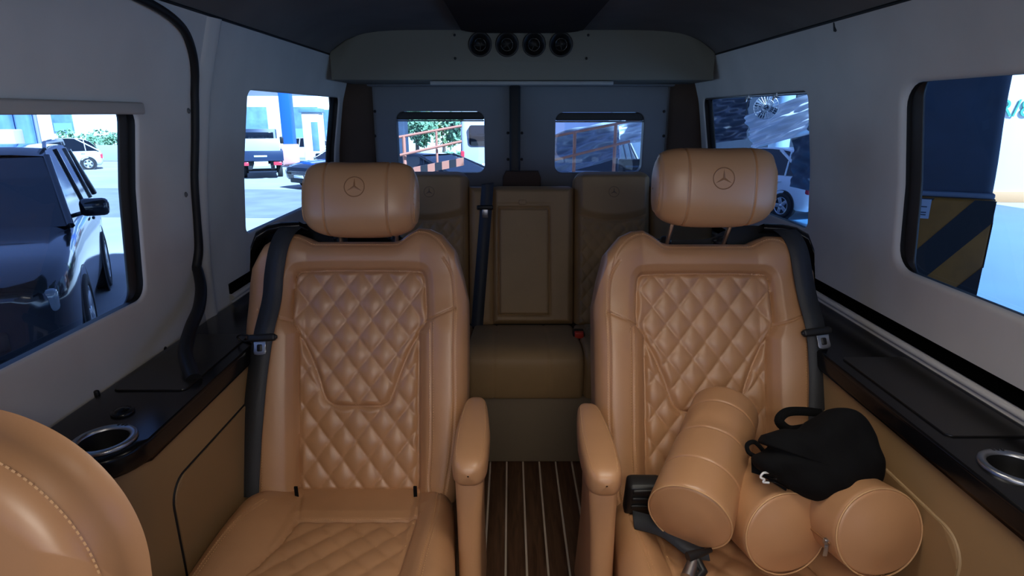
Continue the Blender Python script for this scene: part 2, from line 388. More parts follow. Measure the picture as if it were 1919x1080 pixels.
# little dark clips on the seam of ceiling and wall, screws on the sliding door
def clip(name, loc, rot, label, group=None, s=1.0):
    mb = MB(); mb.box((-.004*s, -.004*s, -.012*s), (.004*s, .004*s, .010*s), .003*s); mb.tube([(0, 0, 0), (0, -.006*s, -.012*s)], .0035*s, 8)
    o = mb.build(name, BLK); o.location = loc; o.rotation_euler = rot; return tag(o, label, 'clip', group)
clip('coat_hook', (-.722, 1.478, 1.445), (0, .2, 0), 'small black clip on the left wall just under the ceiling seam')
clip('coat_hook', (.722, 1.505, 1.447), (0, -.2, 0), 'small black clip on the right wall just under the ceiling seam')
clip('wall_peg', (-.822, 1.00, .742), (0, 0, 0), 'small black peg low on the sliding door beside the dark ledge', s=1.1)
for (y, z) in ((1.385, 1.255), (1.375, 1.068), (1.23, .74)):
    mb = MB(); M = Matrix.Translation(side_pt(-1, y, z, -.001)) @ Matrix.Rotation(PI/2, 4, 'Y')
    mb.lathe([(0, .003), (.004, .0025), (.0065, 0)], M, 12); o = mb.build('wall_screw', BLK if z < 1 else mat('screw_grey%d' % int(z*100), (.12, .12, .12), .6))
    tag(o, 'dark screw cap on the sliding door, ' + ('upper one beside the black seal' if z > 1.2 else 'middle one beside the black seal' if z > 1 else 'lowest one just above the ledge'), 'screw')
# white curved marker holes in the rear side walls
for sd, (y, z) in ((1, (2.655, 1.275)), (1, (2.66, 1.245)), (-1, (2.66, 1.27))):
    mb = MB(); M = Matrix.Translation(side_pt(sd, y, z, -.001)) @ Matrix.Rotation(-sd*PI/2, 4, 'Y')
    mb.lathe([(0, .003), (.004, .0025), (.006, 0)], M, 12); o = mb.build('wall_screw', BLK)
    tag(o, 'black screw cap on the %s side wall near the rear door pillar%s' % ('right' if sd > 0 else 'left', ', upper of two' if (sd > 0 and z > 1.26) else ', lower of two' if sd > 0 else ''), 'screw')

# rubber seal of the sliding door opening
sl = [( .70, 1.4605), (.98, 1.458), (1.175, 1.447), (1.291, 1.427), (1.351, 1.394), (1.392, 1.33), (1.405, 1.22), (1.406, 1.083), (1.409, .992), (1.408, .93), (1.392, .89)]
path = [Vector(side_pt(-1, y, z, -.006)) for y, z in smooth_path([(a, b, 0) for a, b in sl], 5) for _ in (0,)] if False else [Vector(side_pt(-1, p.x, p.y, -.006)) for p in smooth_path([(a, b, 0) for a, b in sl], 5)]
path += smooth_path([(-.812, 1.392, .885), (-.785, 1.345, .85), (-.762, 1.28, .82), (-.742, 1.20, .80), (-.715, 1.12, .775), (-.668, 1.055, .748)], 5)[1:]
mb = MB(); mb.tube(path, [.009 + .006*max(0, (1.0-p.z))/.25 if p.z < 1 else .009 for p in path], 12)
o = mb.build('trim_6', RUB); tag(o, kind='structure')
# raised B-pillar cover behind the seal
mb = MB(); P = []
for z in np.linspace(.69, 1.455, 24):
    t = (z-.69)/.765; yr = 1.462 - .015*(1-t)
    row = []
    for a, off in ((1.415, .004), (1.42, -.003), (1.43, -.006), (yr-.012, -.009), (yr+.002, -.011), (yr+.010, -.008), (yr+.014, -.002), (yr+.018, .004)):
        k = 1.0 if z > .85 else 1 + (.85-z)*2.4
        row.append(side_pt(-1, a, z, off*k if off < 0 else off))
    P.append(row)
mb.grid(P, flip=True); o = mb.build('trim_7', SUEDE); tag(o, kind='structure')
# lower sliding-rail mouldings: dark groove, rounded grey moulding, thin line, flat moulding
def rail(sd, y0, y1, names):
    ys = np.linspace(y0, y1, 6)
    mb = MB(); mb.grid([[side_pt(sd, y, z, off) for z, off in ((.7985, .001), (.7975, -.004), (.795, -.002), (.772, -.002), (.7695, -.006), (.769, .001))] for y in ys]); 
    for y in (y0, y1): mb.add([side_pt(sd, y, .798, -.002), side_pt(sd, y, .77, -.002), side_pt(sd, y, .77, .001), side_pt(sd, y, .798, .001)], [(0, 1, 2, 3)])
    o = mb.build(names[0], HOLE); tag(o, kind='structure')
    mb = MB(); mb.grid([[side_pt(sd, y, z, off) for z, off in ((.768, .001), (.766, -.008), (.762, -.013), (.757, -.013), (.752, -.008), (.7495, -.002), (.7485, -.001), (.747, -.005), (.745, -.008), (.712, -.012), (.705, -.012), (.700, .001))] for y in ys])
    o = mb.build(names[1], SUEDE); tag(o, kind='structure')
rail(1, -.1, 2.62, ('trim_8', 'trim_9'))
rail(-1, 1.555, 2.62, ('trim_10', 'trim_11'))

# ------------------------------------------------------------------ side consoles
def console(sd, y0, y1, cup_y, cup_x, label, door_y, button):
    c = empty('side_console', (sd*.73, y0, 0), label=label, cat='side console')
    T = Matrix.Translation((-sd*.73, -y0, 0))
    R = .075
    def outline(inn, yfront, r):
        # plan outline with a rounded inner front corner
        ox = .822 if inn < .64 else .775
        pts = [(sd*ox, y1), (sd*inn, y1)]
        for k in range(9):
            a = PI/2*k/8; pts.append((sd*(inn + r - r*math.cos(a)), yfront + r - r*math.sin(a)))
        pts.append((sd*ox, yfront))
        return pts[::-1] if sd > 0 else pts
    mb = MB(); bm = bmesh.new()
    # top slab with round hole for the cup holder: prism, then boolean-free ring
    mb.prism(outline(.632, y0, R), .706, .7465, axis=2, bev=.010, seg=4, M=T)
    led = mb.build('ledge', GLOSSB, c, sharp=35)
    mb = MB(); mb.prism(outline(.644, y0+.012, R-.01), .0, .709, axis=2, bev=.002, M=T); sp = mb.build('side_panel', PANEL, c, sharp=35)
    Mc = T @ Matrix.Translation((cup_x, cup_y, 0))
    for q in (led, sp):
        cut = MB(); cut.lathe([(0, .64), (.0362, .64), (.0362, .80), (0, .80)], Mc, 40); bore(q, cut)
    # raised lip along the inner edge
    mb = MB(); mb.tube([(sd*.637, y, .7405) for y in np.linspace(y0+R+.02, y1, 4)], .0055, 8); 
    for i, v in enumerate(mb.v): mb.v[i] = tuple(T @ Vector(v))
    mb.build('edge_trim', GLOSSB, c)
    # shallow step: raised matt lid area with seam
    ya, yb = button[1]
    mb = MB(); mb.prism(rrect(min(sd*.662, sd*.80), max(sd*.662, sd*.80), ya, yb, .01), .7460, .7492, axis=2, bev=.0012, M=T); mb.build('lid', mat('lid_black_%s' % ('r' if sd > 0 else 'l'), (.014, .013, .012), .28), c, sharp=40)
    # cup holder
    M = T @ Matrix.Translation((cup_x, cup_y, .7465))
    mb = MB(); mb.lathe([(.0475, -.001), (.0475, .003), (.0455, .0055), (.040, .0060), (.0365, .0045), (.0355, .001)], M, 48); ring = mb.build('cup_holder', SATIN, c)
    mb = MB(); mb.lathe([(.0362, .003), (.0352, -.004), (.0335, -.060), (.031, -.062), (.0, -.062)], M, 40); mb.build('cup_well', BLK, ring)
    mb = MB(); mb.lathe([(.0, -.0605), (.026, -.0605), (.0285, -.0615)], M, 32); mb.build('cup_base', mat('cup_base_%s' % ('r' if sd > 0 else 'l'), (.10, .105, .11), .4, metal=.6), ring)
    mb = MB()
    for k in range(3):
        a = math.radians(75 + 9*k); mb.box((-.0016, -.003, .0), (.0016, .003, .0072), .0006, M=M @ Matrix.Rotation(a - PI/2, 4, 'Z') @ Matrix.Translation((0, .0425, 0)))
    mb.build('cup_tab', BLK, ring)
    if button[0]:
        bx, by = button[0]
        mb = MB(); M = T @ Matrix.Translation((bx, by, .747)); mb.lathe([(.0185, -.002), (.0185, .003), (.016, .005), (.013, .0035), (.011, .0065), (.004, .0085), (.0, .009)], M, 28); mb.build('push_button', GLOSSB, c)
    # service door let into the side panel
    d0, d1 = door_y; xx = sd*.644
    pts = rrect(d0, d1, .10, .622, .045, 8)
    mb = MB(); mb.prism(pts, min(xx, xx-sd*.005), max(xx, xx-sd*.005), axis=0, bev=.003, seg=3, M=T); d = mb.build('door', PANEL, c, sharp=35)
    pp = [Vector((xx - sd*.0002, a, b)) for a, b in pts]
    mb = MB(); mb.tube([T @ p for p in pp], .0028, 6, closed=True); mb.build('door_seam', RUB if sd < 0 else mat('seam_tan', (.40, .27, .14), .5), d)
    return c
console(-1, .765, 1.86, .832, -.697, 'black glossy ledge with cup holder on tan cabinet along the left wall', (.888, 1.75), ((-.726, .925), (1.01, 1.30)))
console(1, .52, 1.86, .752, .700, 'black glossy ledge with cup holder on tan cabinet along the right wall', (.74, 1.60), (None, (.84, 1.16)))

# ------------------------------------------------------------------ upholstery helpers (height fields)
def seg_dist(X, Z, pts):
    d = np.full(X.shape, 9.0)
    for (x0, z0), (x1, z1) in zip(pts[:-1], pts[1:]):
        dx, dz = x1-x0, z1-z0; L = dx*dx+dz*dz+1e-12
        t = np.clip(((X-x0)*dx + (Z-z0)*dz)/L, 0, 1)
        d = np.minimum(d, np.hypot(X-x0-t*dx, Z-z0-t*dz))
    return d
def inside(X, Z, poly):
    c = np.zeros(X.shape, bool); n = len(poly)
    for i in range(n):
        x0, z0 = poly[i]; x1, z1 = poly[(i+1) % n]
        if z0 == z1: continue
        c ^= ((z0 > Z) != (z1 > Z)) & (X < (x1-x0)*(Z-z0)/(z1-z0) + x0)
    return c
def sstep(a, b, x):
    t = np.clip((x-a)/(b-a), 0, 1); return t*t*(3-2*t)
def quilt(X, Z, px, pz, amp, ox=0, oz=0, p=.42):
    a = (X-ox)/px + (Z-oz)/pz; b = (X-ox)/px - (Z-oz)/pz
    return amp*(np.abs(np.sin(PI*a))*np.abs(np.sin(PI*b)))**p
def quilt_lines(poly, px, pz, ox, oz, clip_d=.003):
    """the diamond seam lines inside a polygon, as sampled 2D polylines"""
    xs = [p[0] for p in poly]; zs = [p[1] for p in poly]; out = []
    for sg in (1, -1):
        for k in range(-30, 31):
            # (x-ox)/px + sg*(z-oz)/pz = k
            z = np.arange(min(zs), max(zs), .0052); x = ox + px*(k - sg*(z-oz)/pz)
            ok = inside(x, z, poly) & (seg_dist(x, z, poly + [poly[0]]) > clip_d)
            out.append([(a, b) for a, b, c in zip(x, z, ok) if c])
    return [o for o in out if len(o) > 1]
def dashes(mb, pts, nrm, length=.0036, rad=.0007, m=None, closed=False):
    """short thread stitches centred on the given points, following the line"""
    for i in range(0, len(pts)-1):
        p = pts[i]; q = pts[i+1]; t = (q-p)
        if t.length > .02 or t.length < 1e-5: continue
        t.normalize(); n = nrm[i]; s_ = t.cross(n).normalized()
        c = p + n*rad*.4; a = c - t*length/2; b = c + t*length/2
        vs = [a - s_*rad - n*rad, a + n*rad*1.0, a + s_*rad - n*rad, b - s_*rad - n*rad, b + n*rad*1.0, b + s_*rad - n*rad]
        mb.add(vs, [(0, 1, 4, 3), (1, 2, 5, 4), (0, 2, 1), (3, 4, 5)], m)
def resample(pts, step):
    out = [pts[0]]; acc = 0
    for a, b in zip(pts[:-1], pts[1:]):
        L = math.hypot(b[0]-a[0], b[1]-a[1]); d = step - acc
        while d <= L:
            t = d/L; out.append((a[0]+(b[0]-a[0])*t, a[1]+(b[1]-a[1])*t)); d += step
        acc = (acc + L) % step
    return out
def offset2(pts, d):
    out = []
    for i, p in enumerate(pts):
        a = pts[max(i-1, 0)]; b = pts[min(i+1, len(pts)-1)]; tx, tz = b[0]-a[0], b[1]-a[1]; L = math.hypot(tx, tz)+1e-9
        out.append((p[0]-tz/L*d, p[1]+tx/L*d))
    return out

# ------------------------------------------------------------------ captain's seat
SEAT_TOP = [(-.262, .455), (-.250, .53), (-.222, .580), (-.185, .604), (-.150, .606), (-.122, .596), (-.105, .588), (.083, .588), (.098, .592), (.118, .608), (.142, .622), (.170, .618), (.200, .603), (.232, .565), (.250, .50), (.262, .44)]
QTOP = spath2([(-.133, .365), (-.149, .397), (-.151, .45), (-.149, .490), (-.143, .506), (-.126, .513), (-.06, .515), (.007, .515), (.08, .515), (.140, .513), (.156, .506), (.161, .488), (.165, .44), (.166, .392), (.148, .369)], 4)
QPOLY = QTOP + [(.153, .02), (.150, .0), (-.120, .0), (-.124, .02)]
USEAM = spath2([(-.131, .360), (-.108, .318), (-.087, .271), (-.070, .221), (-.056, .203), (-.034, .196), (.01, .195), (.060, .196), (.080, .205), (.090, .225), (.105, .270), (.124, .318), (.147, .362)], 5)
def top_at(x):
    xs = [p[0] for p in SEAT_TOP]; zs = [p[1] for p in SEAT_TOP]; return np.interp(x, xs, zs)
def back_F(X, Z):
    """height of the backrest front above its plane, towards the sitter"""
    wl = np.interp(Z, [-.02, .1, .2, .35, .46, .6], [.232, .238, .246, .257, .262, .262]); wr = np.interp(Z, [-.02, .1, .2, .35, .46, .6], [.236, .256, .264, .264, .262, .262])
    inq = inside(X, Z, QPOLY); dq = seg_dist(X, Z, QPOLY + [QPOLY[0]])
    side = np.where(X < .015, (-X-.12)/.13, (X-.15)/.11)
    low = 1 - sstep(.36, .46, Z)
    bol = .030*np.clip(np.sin(PI*np.clip(side, 0, 1)**.8*.72), 0, 1)*(.35+.65*low)
    F = .012 + bol + .008*np.sin(PI*np.clip(Z/.6, 0, 1))
    head = sstep(.50, .56, Z)*.010
    F = F + np.where(inq, 0, np.minimum(dq/.02, 1)*.010 + head)
    q = quilt(X, Z, .0600, .0800, .0088, .006, .035)
    uin = seg_dist(X, Z, USEAM)
    F = F + np.where(inq, q*sstep(0, .014, np.minimum(dq, uin)) - .003, 0)
    F = F - .006*np.exp(-(dq/.0035)**2) - np.where(inq, .005*np.exp(-(uin/.0030)**2), 0)
    for ln, g in BACK_SEAMS: F = F - g*np.exp(-(seg_dist(X, Z, ln)/.0022)**2)
    # roll the outer edges away
    e = np.minimum(np.minimum(X + wl, wr - X), (top_at(X) - Z)*.9)
    r = .042; ee = np.clip(e, 0, r); F = F - (r - np.sqrt(np.maximum(r*r - (r-ee)**2, 0)))*.95
    return F
SH_R = [(.166, .392), (.200, .407), (.236, .423)]; SH_L = [(-.151, .392), (-.19, .405), (-.222, .418)]
COL_R = spath2([(.181, .388), (.182, .30), (.184, .20), (.184, .10), (.180, .02), (.190, -.01)], 6)
COL_R2 = spath2([(.205, .54), (.226, .50), (.2335, .42), (.2345, .30), (.236, .20), (.230, .10), (.215, .0)], 6)
COL_L = spath2([(-.196, -.01), (-.198, .1), (-.205, .25), (-.212, .40)], 6)
TOPS = spath2([(-.190, .560), (-.172, .585), (-.150, .590), (-.128, .583), (-.110, .574), (-.08, .573), (.0, .573), (.085, .573), (.102, .578), (.120, .592), (.142, .604), (.165, .600), (.190, .583), (.212, .552), (.222, .51)], 4)
BACK_SEAMS = [(SH_R, .006), (SH_L, .006), (COL_R, .0035), (COL_R2, .003), (COL_L, .0025), (TOPS, .0015)]
def make_back(parent, mir, LM):
    nx, nz = 210, 250
    s = np.sin(np.linspace(-1, 1, nx)*PI/2*.93)/math.sin(PI/2*.93); t = np.linspace(0, 1, nz); t = t + .03*np.sin(2*PI*t)*0
    tt, ss = np.meshgrid(t, s, indexing='ij')
    def wid(Z, sgn): return np.interp(Z, [-.02, .1, .2, .35, .46, .6], [.232, .238, .246, .257, .262, .262]) if sgn < 0 else np.interp(Z, [-.02, .1, .2, .35, .46, .7], [.236, .256, .264, .264, .262, .262])
    Xn = ss*.262; Z = -.02 + tt*(top_at(Xn) + .02)
    X = np.where(ss < 0, ss*wid(Z, -1), ss*wid(Z, 1))
    F = back_F(X, Z)
    P = np.stack([X*mir, -F, Z], -1)
    inq = inside(X, Z, QPOLY)
    cen = inq[:-1, :-1]
    V = P.reshape(-1, 3).tolist()
    idx = np.arange(nz*nx).reshape(nz, nx)
    quads = np.stack([idx[:-1, :-1], idx[:-1, 1:], idx[1:, 1:], idx[1:, :-1]], -1)
    if mir < 0: quads = quads[..., ::-1]
    qa = quads[~cen]; qb = quads[cen]
    def mk(q, name, extra=None):
        used = np.unique(q); re = {int(u): i for i, u in enumerate(used)}
        vs = [V[int(u)] for u in used]; fs = [[re[int(i)] for i in f] for f in q]
        if extra:
            loop = extra; off = len(vs)
            # wrap the sides back and close the rear
            rings = [loop]
            base = [re[int(i)] for i in loop]
            prev = base
            for dy, sc in ((.012, 1.0), (.045, 1.0), (.075, .985), (.092, .95), (.097, .88)):
                cur = []
                for i in loop:
                    x, y, z = V[int(i)]; vs.append((x*sc, y*.2 + dy if dy > .012 else y + dy*.6, .28 + (z-.28)*sc)); cur.append(len(vs)-1)
                n = len(loop)
                for k in range(n): fs.append([prev[k], prev[(k+1) % n], cur[(k+1) % n], cur[k]] if mir < 0 else [prev[(k+1) % n], prev[k], cur[k], cur[(k+1) % n]])
                prev = cur
            c = len(vs); vs.append((0, .097, .28))
            for k in range(n): fs.append([prev[k], prev[(k+1) % n], c] if mir < 0 else [prev[(k+1) % n], prev[k], c])
        me = bpy.data.meshes.new(name); me.from_pydata(vs, [], fs); me.materials.append(LEATH)
        o = link(name, me, parent); o.matrix_local = LM; return o
    loop = list(idx[0, :]) + list(idx[1:, -1]) + list(idx[-1, -2::-1]) + list(idx[-2:0:-1, 0])
    mk(qa, 'backrest', loop); bk = parent.children[-1] if parent.children else None
    qp = mk(qb, 'quilted_panel')
    # thread stitches
    def lift(pts):
        X_ = np.array([p[0] for p in pts]); Z_ = np.array([p[1] for p in pts]); e = 5e-4
        f0 = back_F(X_, Z_); fx = (back_F(X_+e, Z_)-f0)/e; fz = (back_F(X_, Z_+e)-f0)/e
        fx = np.clip(fx, -.5, .5); fz = np.clip(fz, -.5, .5)
        return [Vector((x*mir, -f, z)) for x, f, z in zip(X_, f0, Z_)], [Vector((-a*mir, -1, -b)).normalized() for a, b in zip(fx, fz)]
    mb = MB()
    for ln, ds in ((COL_R, (-.0045, .0045)), (COL_R2, (-.0045, .0, .0045)), (COL_L, (-.004, .004)), (TOPS, (.0035,)), (SH_R, (.003,)), (SH_L, (.003,))):
        for d in ds:
            q = resample(offset2(ln, d), .0058); p, n = lift(q); dashes(mb, p, n, .0036, .0007)
    for ln in quilt_lines(QPOLY, .0600, .0800, .006, .035):
        q = resample(ln, .0062); p, n = lift(q)
        if len(p) > 2: dashes(mb, p, n, .0034, .00045)
    for ln in (USEAM, QTOP):
        q = resample(offset2(ln, -.003), .0058); p, n = lift(q); dashes(mb, p, n, .0036, .0005)
    st = mb.build('stitching', THREAD, parent, smooth=False); st.matrix_local = LM
    return lift
def star_emblem(parent, name, r, M, m, ring=.0011, th=.0015):
    """three-pointed star in a ring, lying in the local xz plane, facing -y"""
    mb = MB()
    mb.tube([M @ Vector((r*math.cos(a), 0, r*math.sin(a))) for a in np.linspace(0, 2*PI, 41)[:-1]], ring, 6, closed=True)
    for k in range(3):
        a = PI/2 + k*2*PI/3; tip = Vector((math.cos(a)*r*.90, 0, math.sin(a)*r*.90)); s_ = Vector((-math.sin(a), 0, math.cos(a)))*r*.13
        b1 = Vector((math.cos(a+PI/3)*r*.15, 0, math.sin(a+PI/3)*r*.15)); b2 = Vector((math.cos(a-PI/3)*r*.15, 0, math.sin(a-PI/3)*r*.15)); top = Vector((0, -th, 0))
        mb.add([M @ q for q in (tip, b1, b2, top)], [(0, 1, 3), (0, 3, 2)], flat=True)
    return mb.build(name, m, parent)
EMB = mat('embossed_leather', (.30, .135, .055), .4, noise=(7, .05))
EMBD = mat('embossed_bench', (.17, .11, .06), .5)
def headrest(parent, M, mir, posts, tilt_m):
    mb = MB(); nv = 88; P = []
    xs_ = sorted(set([round(.134*math.copysign(abs(math.sin(u))**.62, math.sin(u)), 5) for u in np.linspace(-PI/2, PI/2, 60)] + [sg*(.071 + d) for sg in (-1, 1) for d in np.linspace(-.006, .006, 9)] + [sg*(.124 + d) for sg in (-1, 1) for d in np.linspace(-.004, .004, 7)]))
    for x in xs_:
        k = max(1 - (abs(x)/.134)**3.2, 1e-6)**.26
        row = []
        g = .050*math.exp(-((abs(x)-.071 + .004*0)/.0020)**2)
        ge = .03*math.exp(-((abs(x)-.124)/.0018)**2)
        for j in range(nv):
            a = 2*PI*j/nv; c, s_ = math.cos(a), math.sin(a)
            y = .054*math.copysign(abs(c)**.72, c); z = .087*math.copysign(abs(s_)**.60, s_)
            y -= .010*(1-(z/.087)**2) if c < 0 else 0
            kk = k*(1 - g - ge)
            zz = z*kk; yy = y*kk*(1 + .10*(1-(x/.134)**2))
            if s_ > 0: zz += .016*(x/.134)**2*max(s_, 0)*(1 if abs(x) < .12 else max(0, (.134-abs(x))/.014))
            row.append(M @ Vector((x*mir, yy, zz)))
        P.append(row)
    mb.grid(P, cv=True, flip=mir > 0); h = mb.build('headrest', LEATH2, parent)
    star_emblem(h, 'emblem', .0225, M @ Matrix.Translation((0, -.0692, .022)) @ Matrix.Rotation(-.10, 4, 'X'), EMB)
    mb = MB()
    for xx in (-.1285, .1285):
        pts = []; nr = []
        for j in range(64):
            a = 2*PI*j/64; c, s_ = math.cos(a), math.sin(a)
            for dxx in (0,):
                k = max(1 - (abs(xx)/.134)**3.2, 1e-6)**.26
                y = .054*math.copysign(abs(c)**.72, c)*k; z = .087*math.copysign(abs(s_)**.60, s_)*k
                y -= .010*(1-(z/.087)**2)*k if c < 0 else 0
                pts.append(M @ Vector((xx*mir, y, z))); nr.append((M.to_3x3() @ Vector((.7*math.copysign(1, xx)*mir, c, s_))).normalized())
        mb = MB(); dashes(mb, pts, nr, .0036, .0006); mb.build('stitching', THREAD, h, smooth=False)
    for sx in (-.056, .080):
        mb = MB(); a = M @ Vector((sx*mir, .006, -.06)); b = posts[0](sx*mir); mb.tube([b, a], .0055, 14); mb.build('headrest_post', CHROME, parent)
        mb = MB(); mb.lathe([(.0, .012), (.0075, .012), (.010, .010), (.012, .004), (.015, .002), (.0155, -.002), (.0155, -.008)], Matrix.Translation(posts[1](sx*mir)), 20)
        mb.box((-.020, -.006, -.001), (.014, .006, .006), .003, M=Matrix.Translation(posts[1](sx*mir))); mb.build('post_guide', BLK, parent)
    return h
REC = math.radians(23)
CQ = [(-.083, .128), (-.092, .20), (-.127, .30), (-.150, .42), (-.152, .50), (.160, .50), (.158, .42), (.157, .30), (.165, .20), (.168, .128)]
def cush_F(X, D):
    """height of the cushion at lateral X and distance D in front of the back"""
    outer = np.where(X < .02, (-X-.11)/.12, (X-.15)/.11)
    bol = .034*np.clip(np.sin(PI*np.clip(outer, 0, 1)*.75), 0, 1)
    F = bol*sstep(-.02, .10, D) + .012*sstep(.0, .2, D) + .01*np.sin(PI*np.clip(D/.55, 0, 1))
    inq = inside(X, D, CQ); dq = seg_dist(X, D, CQ + [CQ[0]])
    F = F + np.where(inq, quilt(X, D, .0640, .0640, .0060, .035, .02)*sstep(0, .014, dq) - .002, np.minimum(dq/.03, 1)*.006)
    F = F - .0055*np.exp(-(dq/.0035)**2)
    for ln, g in CSEAM: F = F - g*np.exp(-(seg_dist(X, D, ln)/.0025)**2)
    wl = np.interp(D, [0, .1, .25, .5], [.222, .226, .226, .226]); wr = np.interp(D, [0, .1, .3, .5], [.225, .243, .262, .262])
    e = np.minimum(np.minimum(X+wl, wr-X), .545-D); r = .05; ee = np.clip(e, 0, r)
    e2 = np.clip(D + .035, 0, .03)
    return F - (r - np.sqrt(np.maximum(r*r-(r-ee)**2, 0))) - (.03 - np.sqrt(np.maximum(.0009-(.03-e2)**2, 0)))*.6
CSEAM = [([(-.108, .035), (-.083, .128)], .005), ([(.155, .02), (.168, .128)], .005), (spath2([(.200, .0), (.212, .15), (.205, .3), (.20, .5)], 5), .003), (spath2([(-.16, .10), (-.185, .22), (-.19, .4)], 5), .002)]
def make_cushion(parent, mir, LM):
    nx, nd = 150, 170
    s = np.sin(np.linspace(-1, 1, nx)*PI/2*.94)/math.sin(PI/2*.94); dd = np.concatenate([np.linspace(-.035, .5, nd-25), .5 + .045*np.sin(np.linspace(0, PI/2, 26)[1:])])
    D, s2 = np.meshgrid(dd, s, indexing='ij')
    wl = np.interp(D, [0, .1, .25, .5], [.222, .226, .226, .226]); wr = np.interp(D, [0, .1, .3, .5], [.225, .243, .262, .262])
    X = np.where(s2 < 0, s2*wl, s2*wr); F = cush_F(X, D)
    P = np.stack([X*mir, -D, F], -1); V = P.reshape(-1, 3).tolist(); idx = np.arange(nx*nd).reshape(nd, nx)
    quads = np.stack([idx[:-1, :-1], idx[:-1, 1:], idx[1:, 1:], idx[1:, :-1]], -1)
    if mir > 0: quads = quads[..., ::-1]
    inq = inside(X, D, CQ)[:-1, :-1]
    for q, name in ((quads[~inq], 'seat_cushion'), (quads[inq], 'quilted_seat_panel')):
        used = np.unique(q); re = {int(u): i for i, u in enumerate(used)}; vs = [V[int(u)] for u in used]; fs = [[re[int(i)] for i in f] for f in q]
        if name == 'seat_cushion':
            loop = list(idx[0, :]) + list(idx[1:, -1]) + list(idx[-1, -2::-1]) + list(idx[-2:0:-1, 0]); prev = [re[int(i)] for i in loop]; n = len(loop)
            for dz, sc in ((-.03, 1.0), (-.10, 1.0), (-.115, .97)):
                cur = []
                for i in loop: x, y, z = V[int(i)]; vs.append((x*sc, -.25+(y+.25)*sc, max(-.12, min(z, -.03) + dz))); cur.append(len(vs)-1)
                for k in range(n): fs.append([prev[k], prev[(k+1) % n], cur[(k+1) % n], cur[k]] if mir > 0 else [prev[(k+1) % n], prev[k], cur[k], cur[(k+1) % n]])
                prev = cur
            fs.append(prev[::-1] if mir > 0 else prev)
        me = bpy.data.meshes.new(name); me.from_pydata(vs, [], fs); me.materials.append(LEATH); o = link(name, me, parent); o.matrix_local = LM
    def lift(pts):
        X_ = np.array([p[0] for p in pts]); D_ = np.array([p[1] for p in pts]); e = 5e-4
        f0 = cush_F(X_, D_); fx = np.clip((cush_F(X_+e, D_)-f0)/e, -.5, .5); fd = np.clip((cush_F(X_, D_+e)-f0)/e, -.5, .5)
        return [Vector((x*mir, -d, f)) for x, f, d in zip(X_, f0, D_)], [Vector((-a*mir, b, 1)).normalized() for a, b in zip(fx, fd)]
    mb = MB()
    for ln in quilt_lines(CQ, .0640, .0640, .035, .02):
        p, n = lift(resample(ln, .0062))
        if len(p) > 2: dashes(mb, p, n, .0036, .0006)
    for ln in (CSEAM[2][0], CSEAM[3][0]):
        for d in (-.004, .004): p, n = lift(resample(offset2(ln, d), .0058)); dashes(mb, p, n, .0036, .0007)
    p, n = lift(resample(offset2([CQ[9], CQ[0]], .004), .0058)); dashes(mb, p, n, .0036, .0006)
    st = mb.build('stitching', THREAD, parent, smooth=False); st.matrix_local = LM
    return lift
def make_armrest(parent, mir, LM):
    # padded arm: loft along y from the pivot forwards; local frame at the seat root
    arm = None; mb = MB(); P = []; n = 36
    ys = [-.245, -.243, -.236, -.222, -.20, -.15, -.10, -.04, .0, .02, .033, .04, .042]
    ks = [.05, .42, .66, .85, .95, 1.0, 1.0, .96, .90, .82, .66, .40, .05]
    for y, k in zip(ys, ks):
        hw = .0355*(1 if y < -.1 else 1 - .22*(y+.1)/.14); hh = .033; zc = .200 + .015*(y+.1)/.14*-1*0
        row = []
        for j in range(n):
            a = 2*PI*j/n; c, s_ = math.cos(a), math.sin(a)
            row.append((mir*(.286 + hw*k*math.copysign(abs(c)**.62, c)), y, zc + hh*k*math.copysign(abs(s_)**.62, s_) + (.006*(1-k))))
        P.append(row)
    mb.grid(P, cv=True, flip=mir < 0); arm = mb.build('armrest', LEATH2, parent); arm.matrix_local = LM
    mb = MB()
    for sx in (-1, 1):
        pts = []; nr = []
        for y in np.arange(-.225, .02, .0052):
            k = np.interp(y, ys, ks); hw = .0355*(1 if y < -.1 else 1 - .22*(y+.1)/.14); a = math.radians(52); c, s_ = math.cos(a), math.sin(a)
            pts.append(Vector((mir*(.286 + sx*hw*k*abs(c)**.62), y, .200 + .033*k*s_**.62 + .006*(1-k)))); nr.append(Vector((mir*sx*.5, 0, .86)))
        mb = MB(); dashes(mb, pts, nr, .0034, .0007); mb.build('stitching', THREAD, arm, smooth=False)
    # support: upright tapering down from the pad to the seat frame
    mb = MB(); P = []
    for z, y0, y1, x0, x1 in ((.185, -.215, -.10, .258, .312), (.165, -.222, -.09, .258, .312), (.10, -.228, -.07, .260, .308), (.02, -.238, -.05, .262, .306), (-.08, -.26, -.02, .264, .306), (-.20, -.29, .02, .264, .306)):
        P.append([(mir*a, b, z) for a, b in rrect(x0, x1, y0, y1, .018, 4)])
    mb.grid(P, cv=True, flip=mir < 0); o = mb.build('armrest_support', LEATH2, parent); o.matrix_local = LM
    mb = MB(); mb.box((min(mir*.262, mir*.306), -.20, .155), (max(mir*.262, mir*.306), -.03, .176), .006)
    mb.box((min(mir*.250, mir*.262), -.10, -.10), (max(mir*.250, mir*.262), .03, .10), .005)
    o = mb.build('armrest_bracket', BLK, parent); o.matrix_local = LM
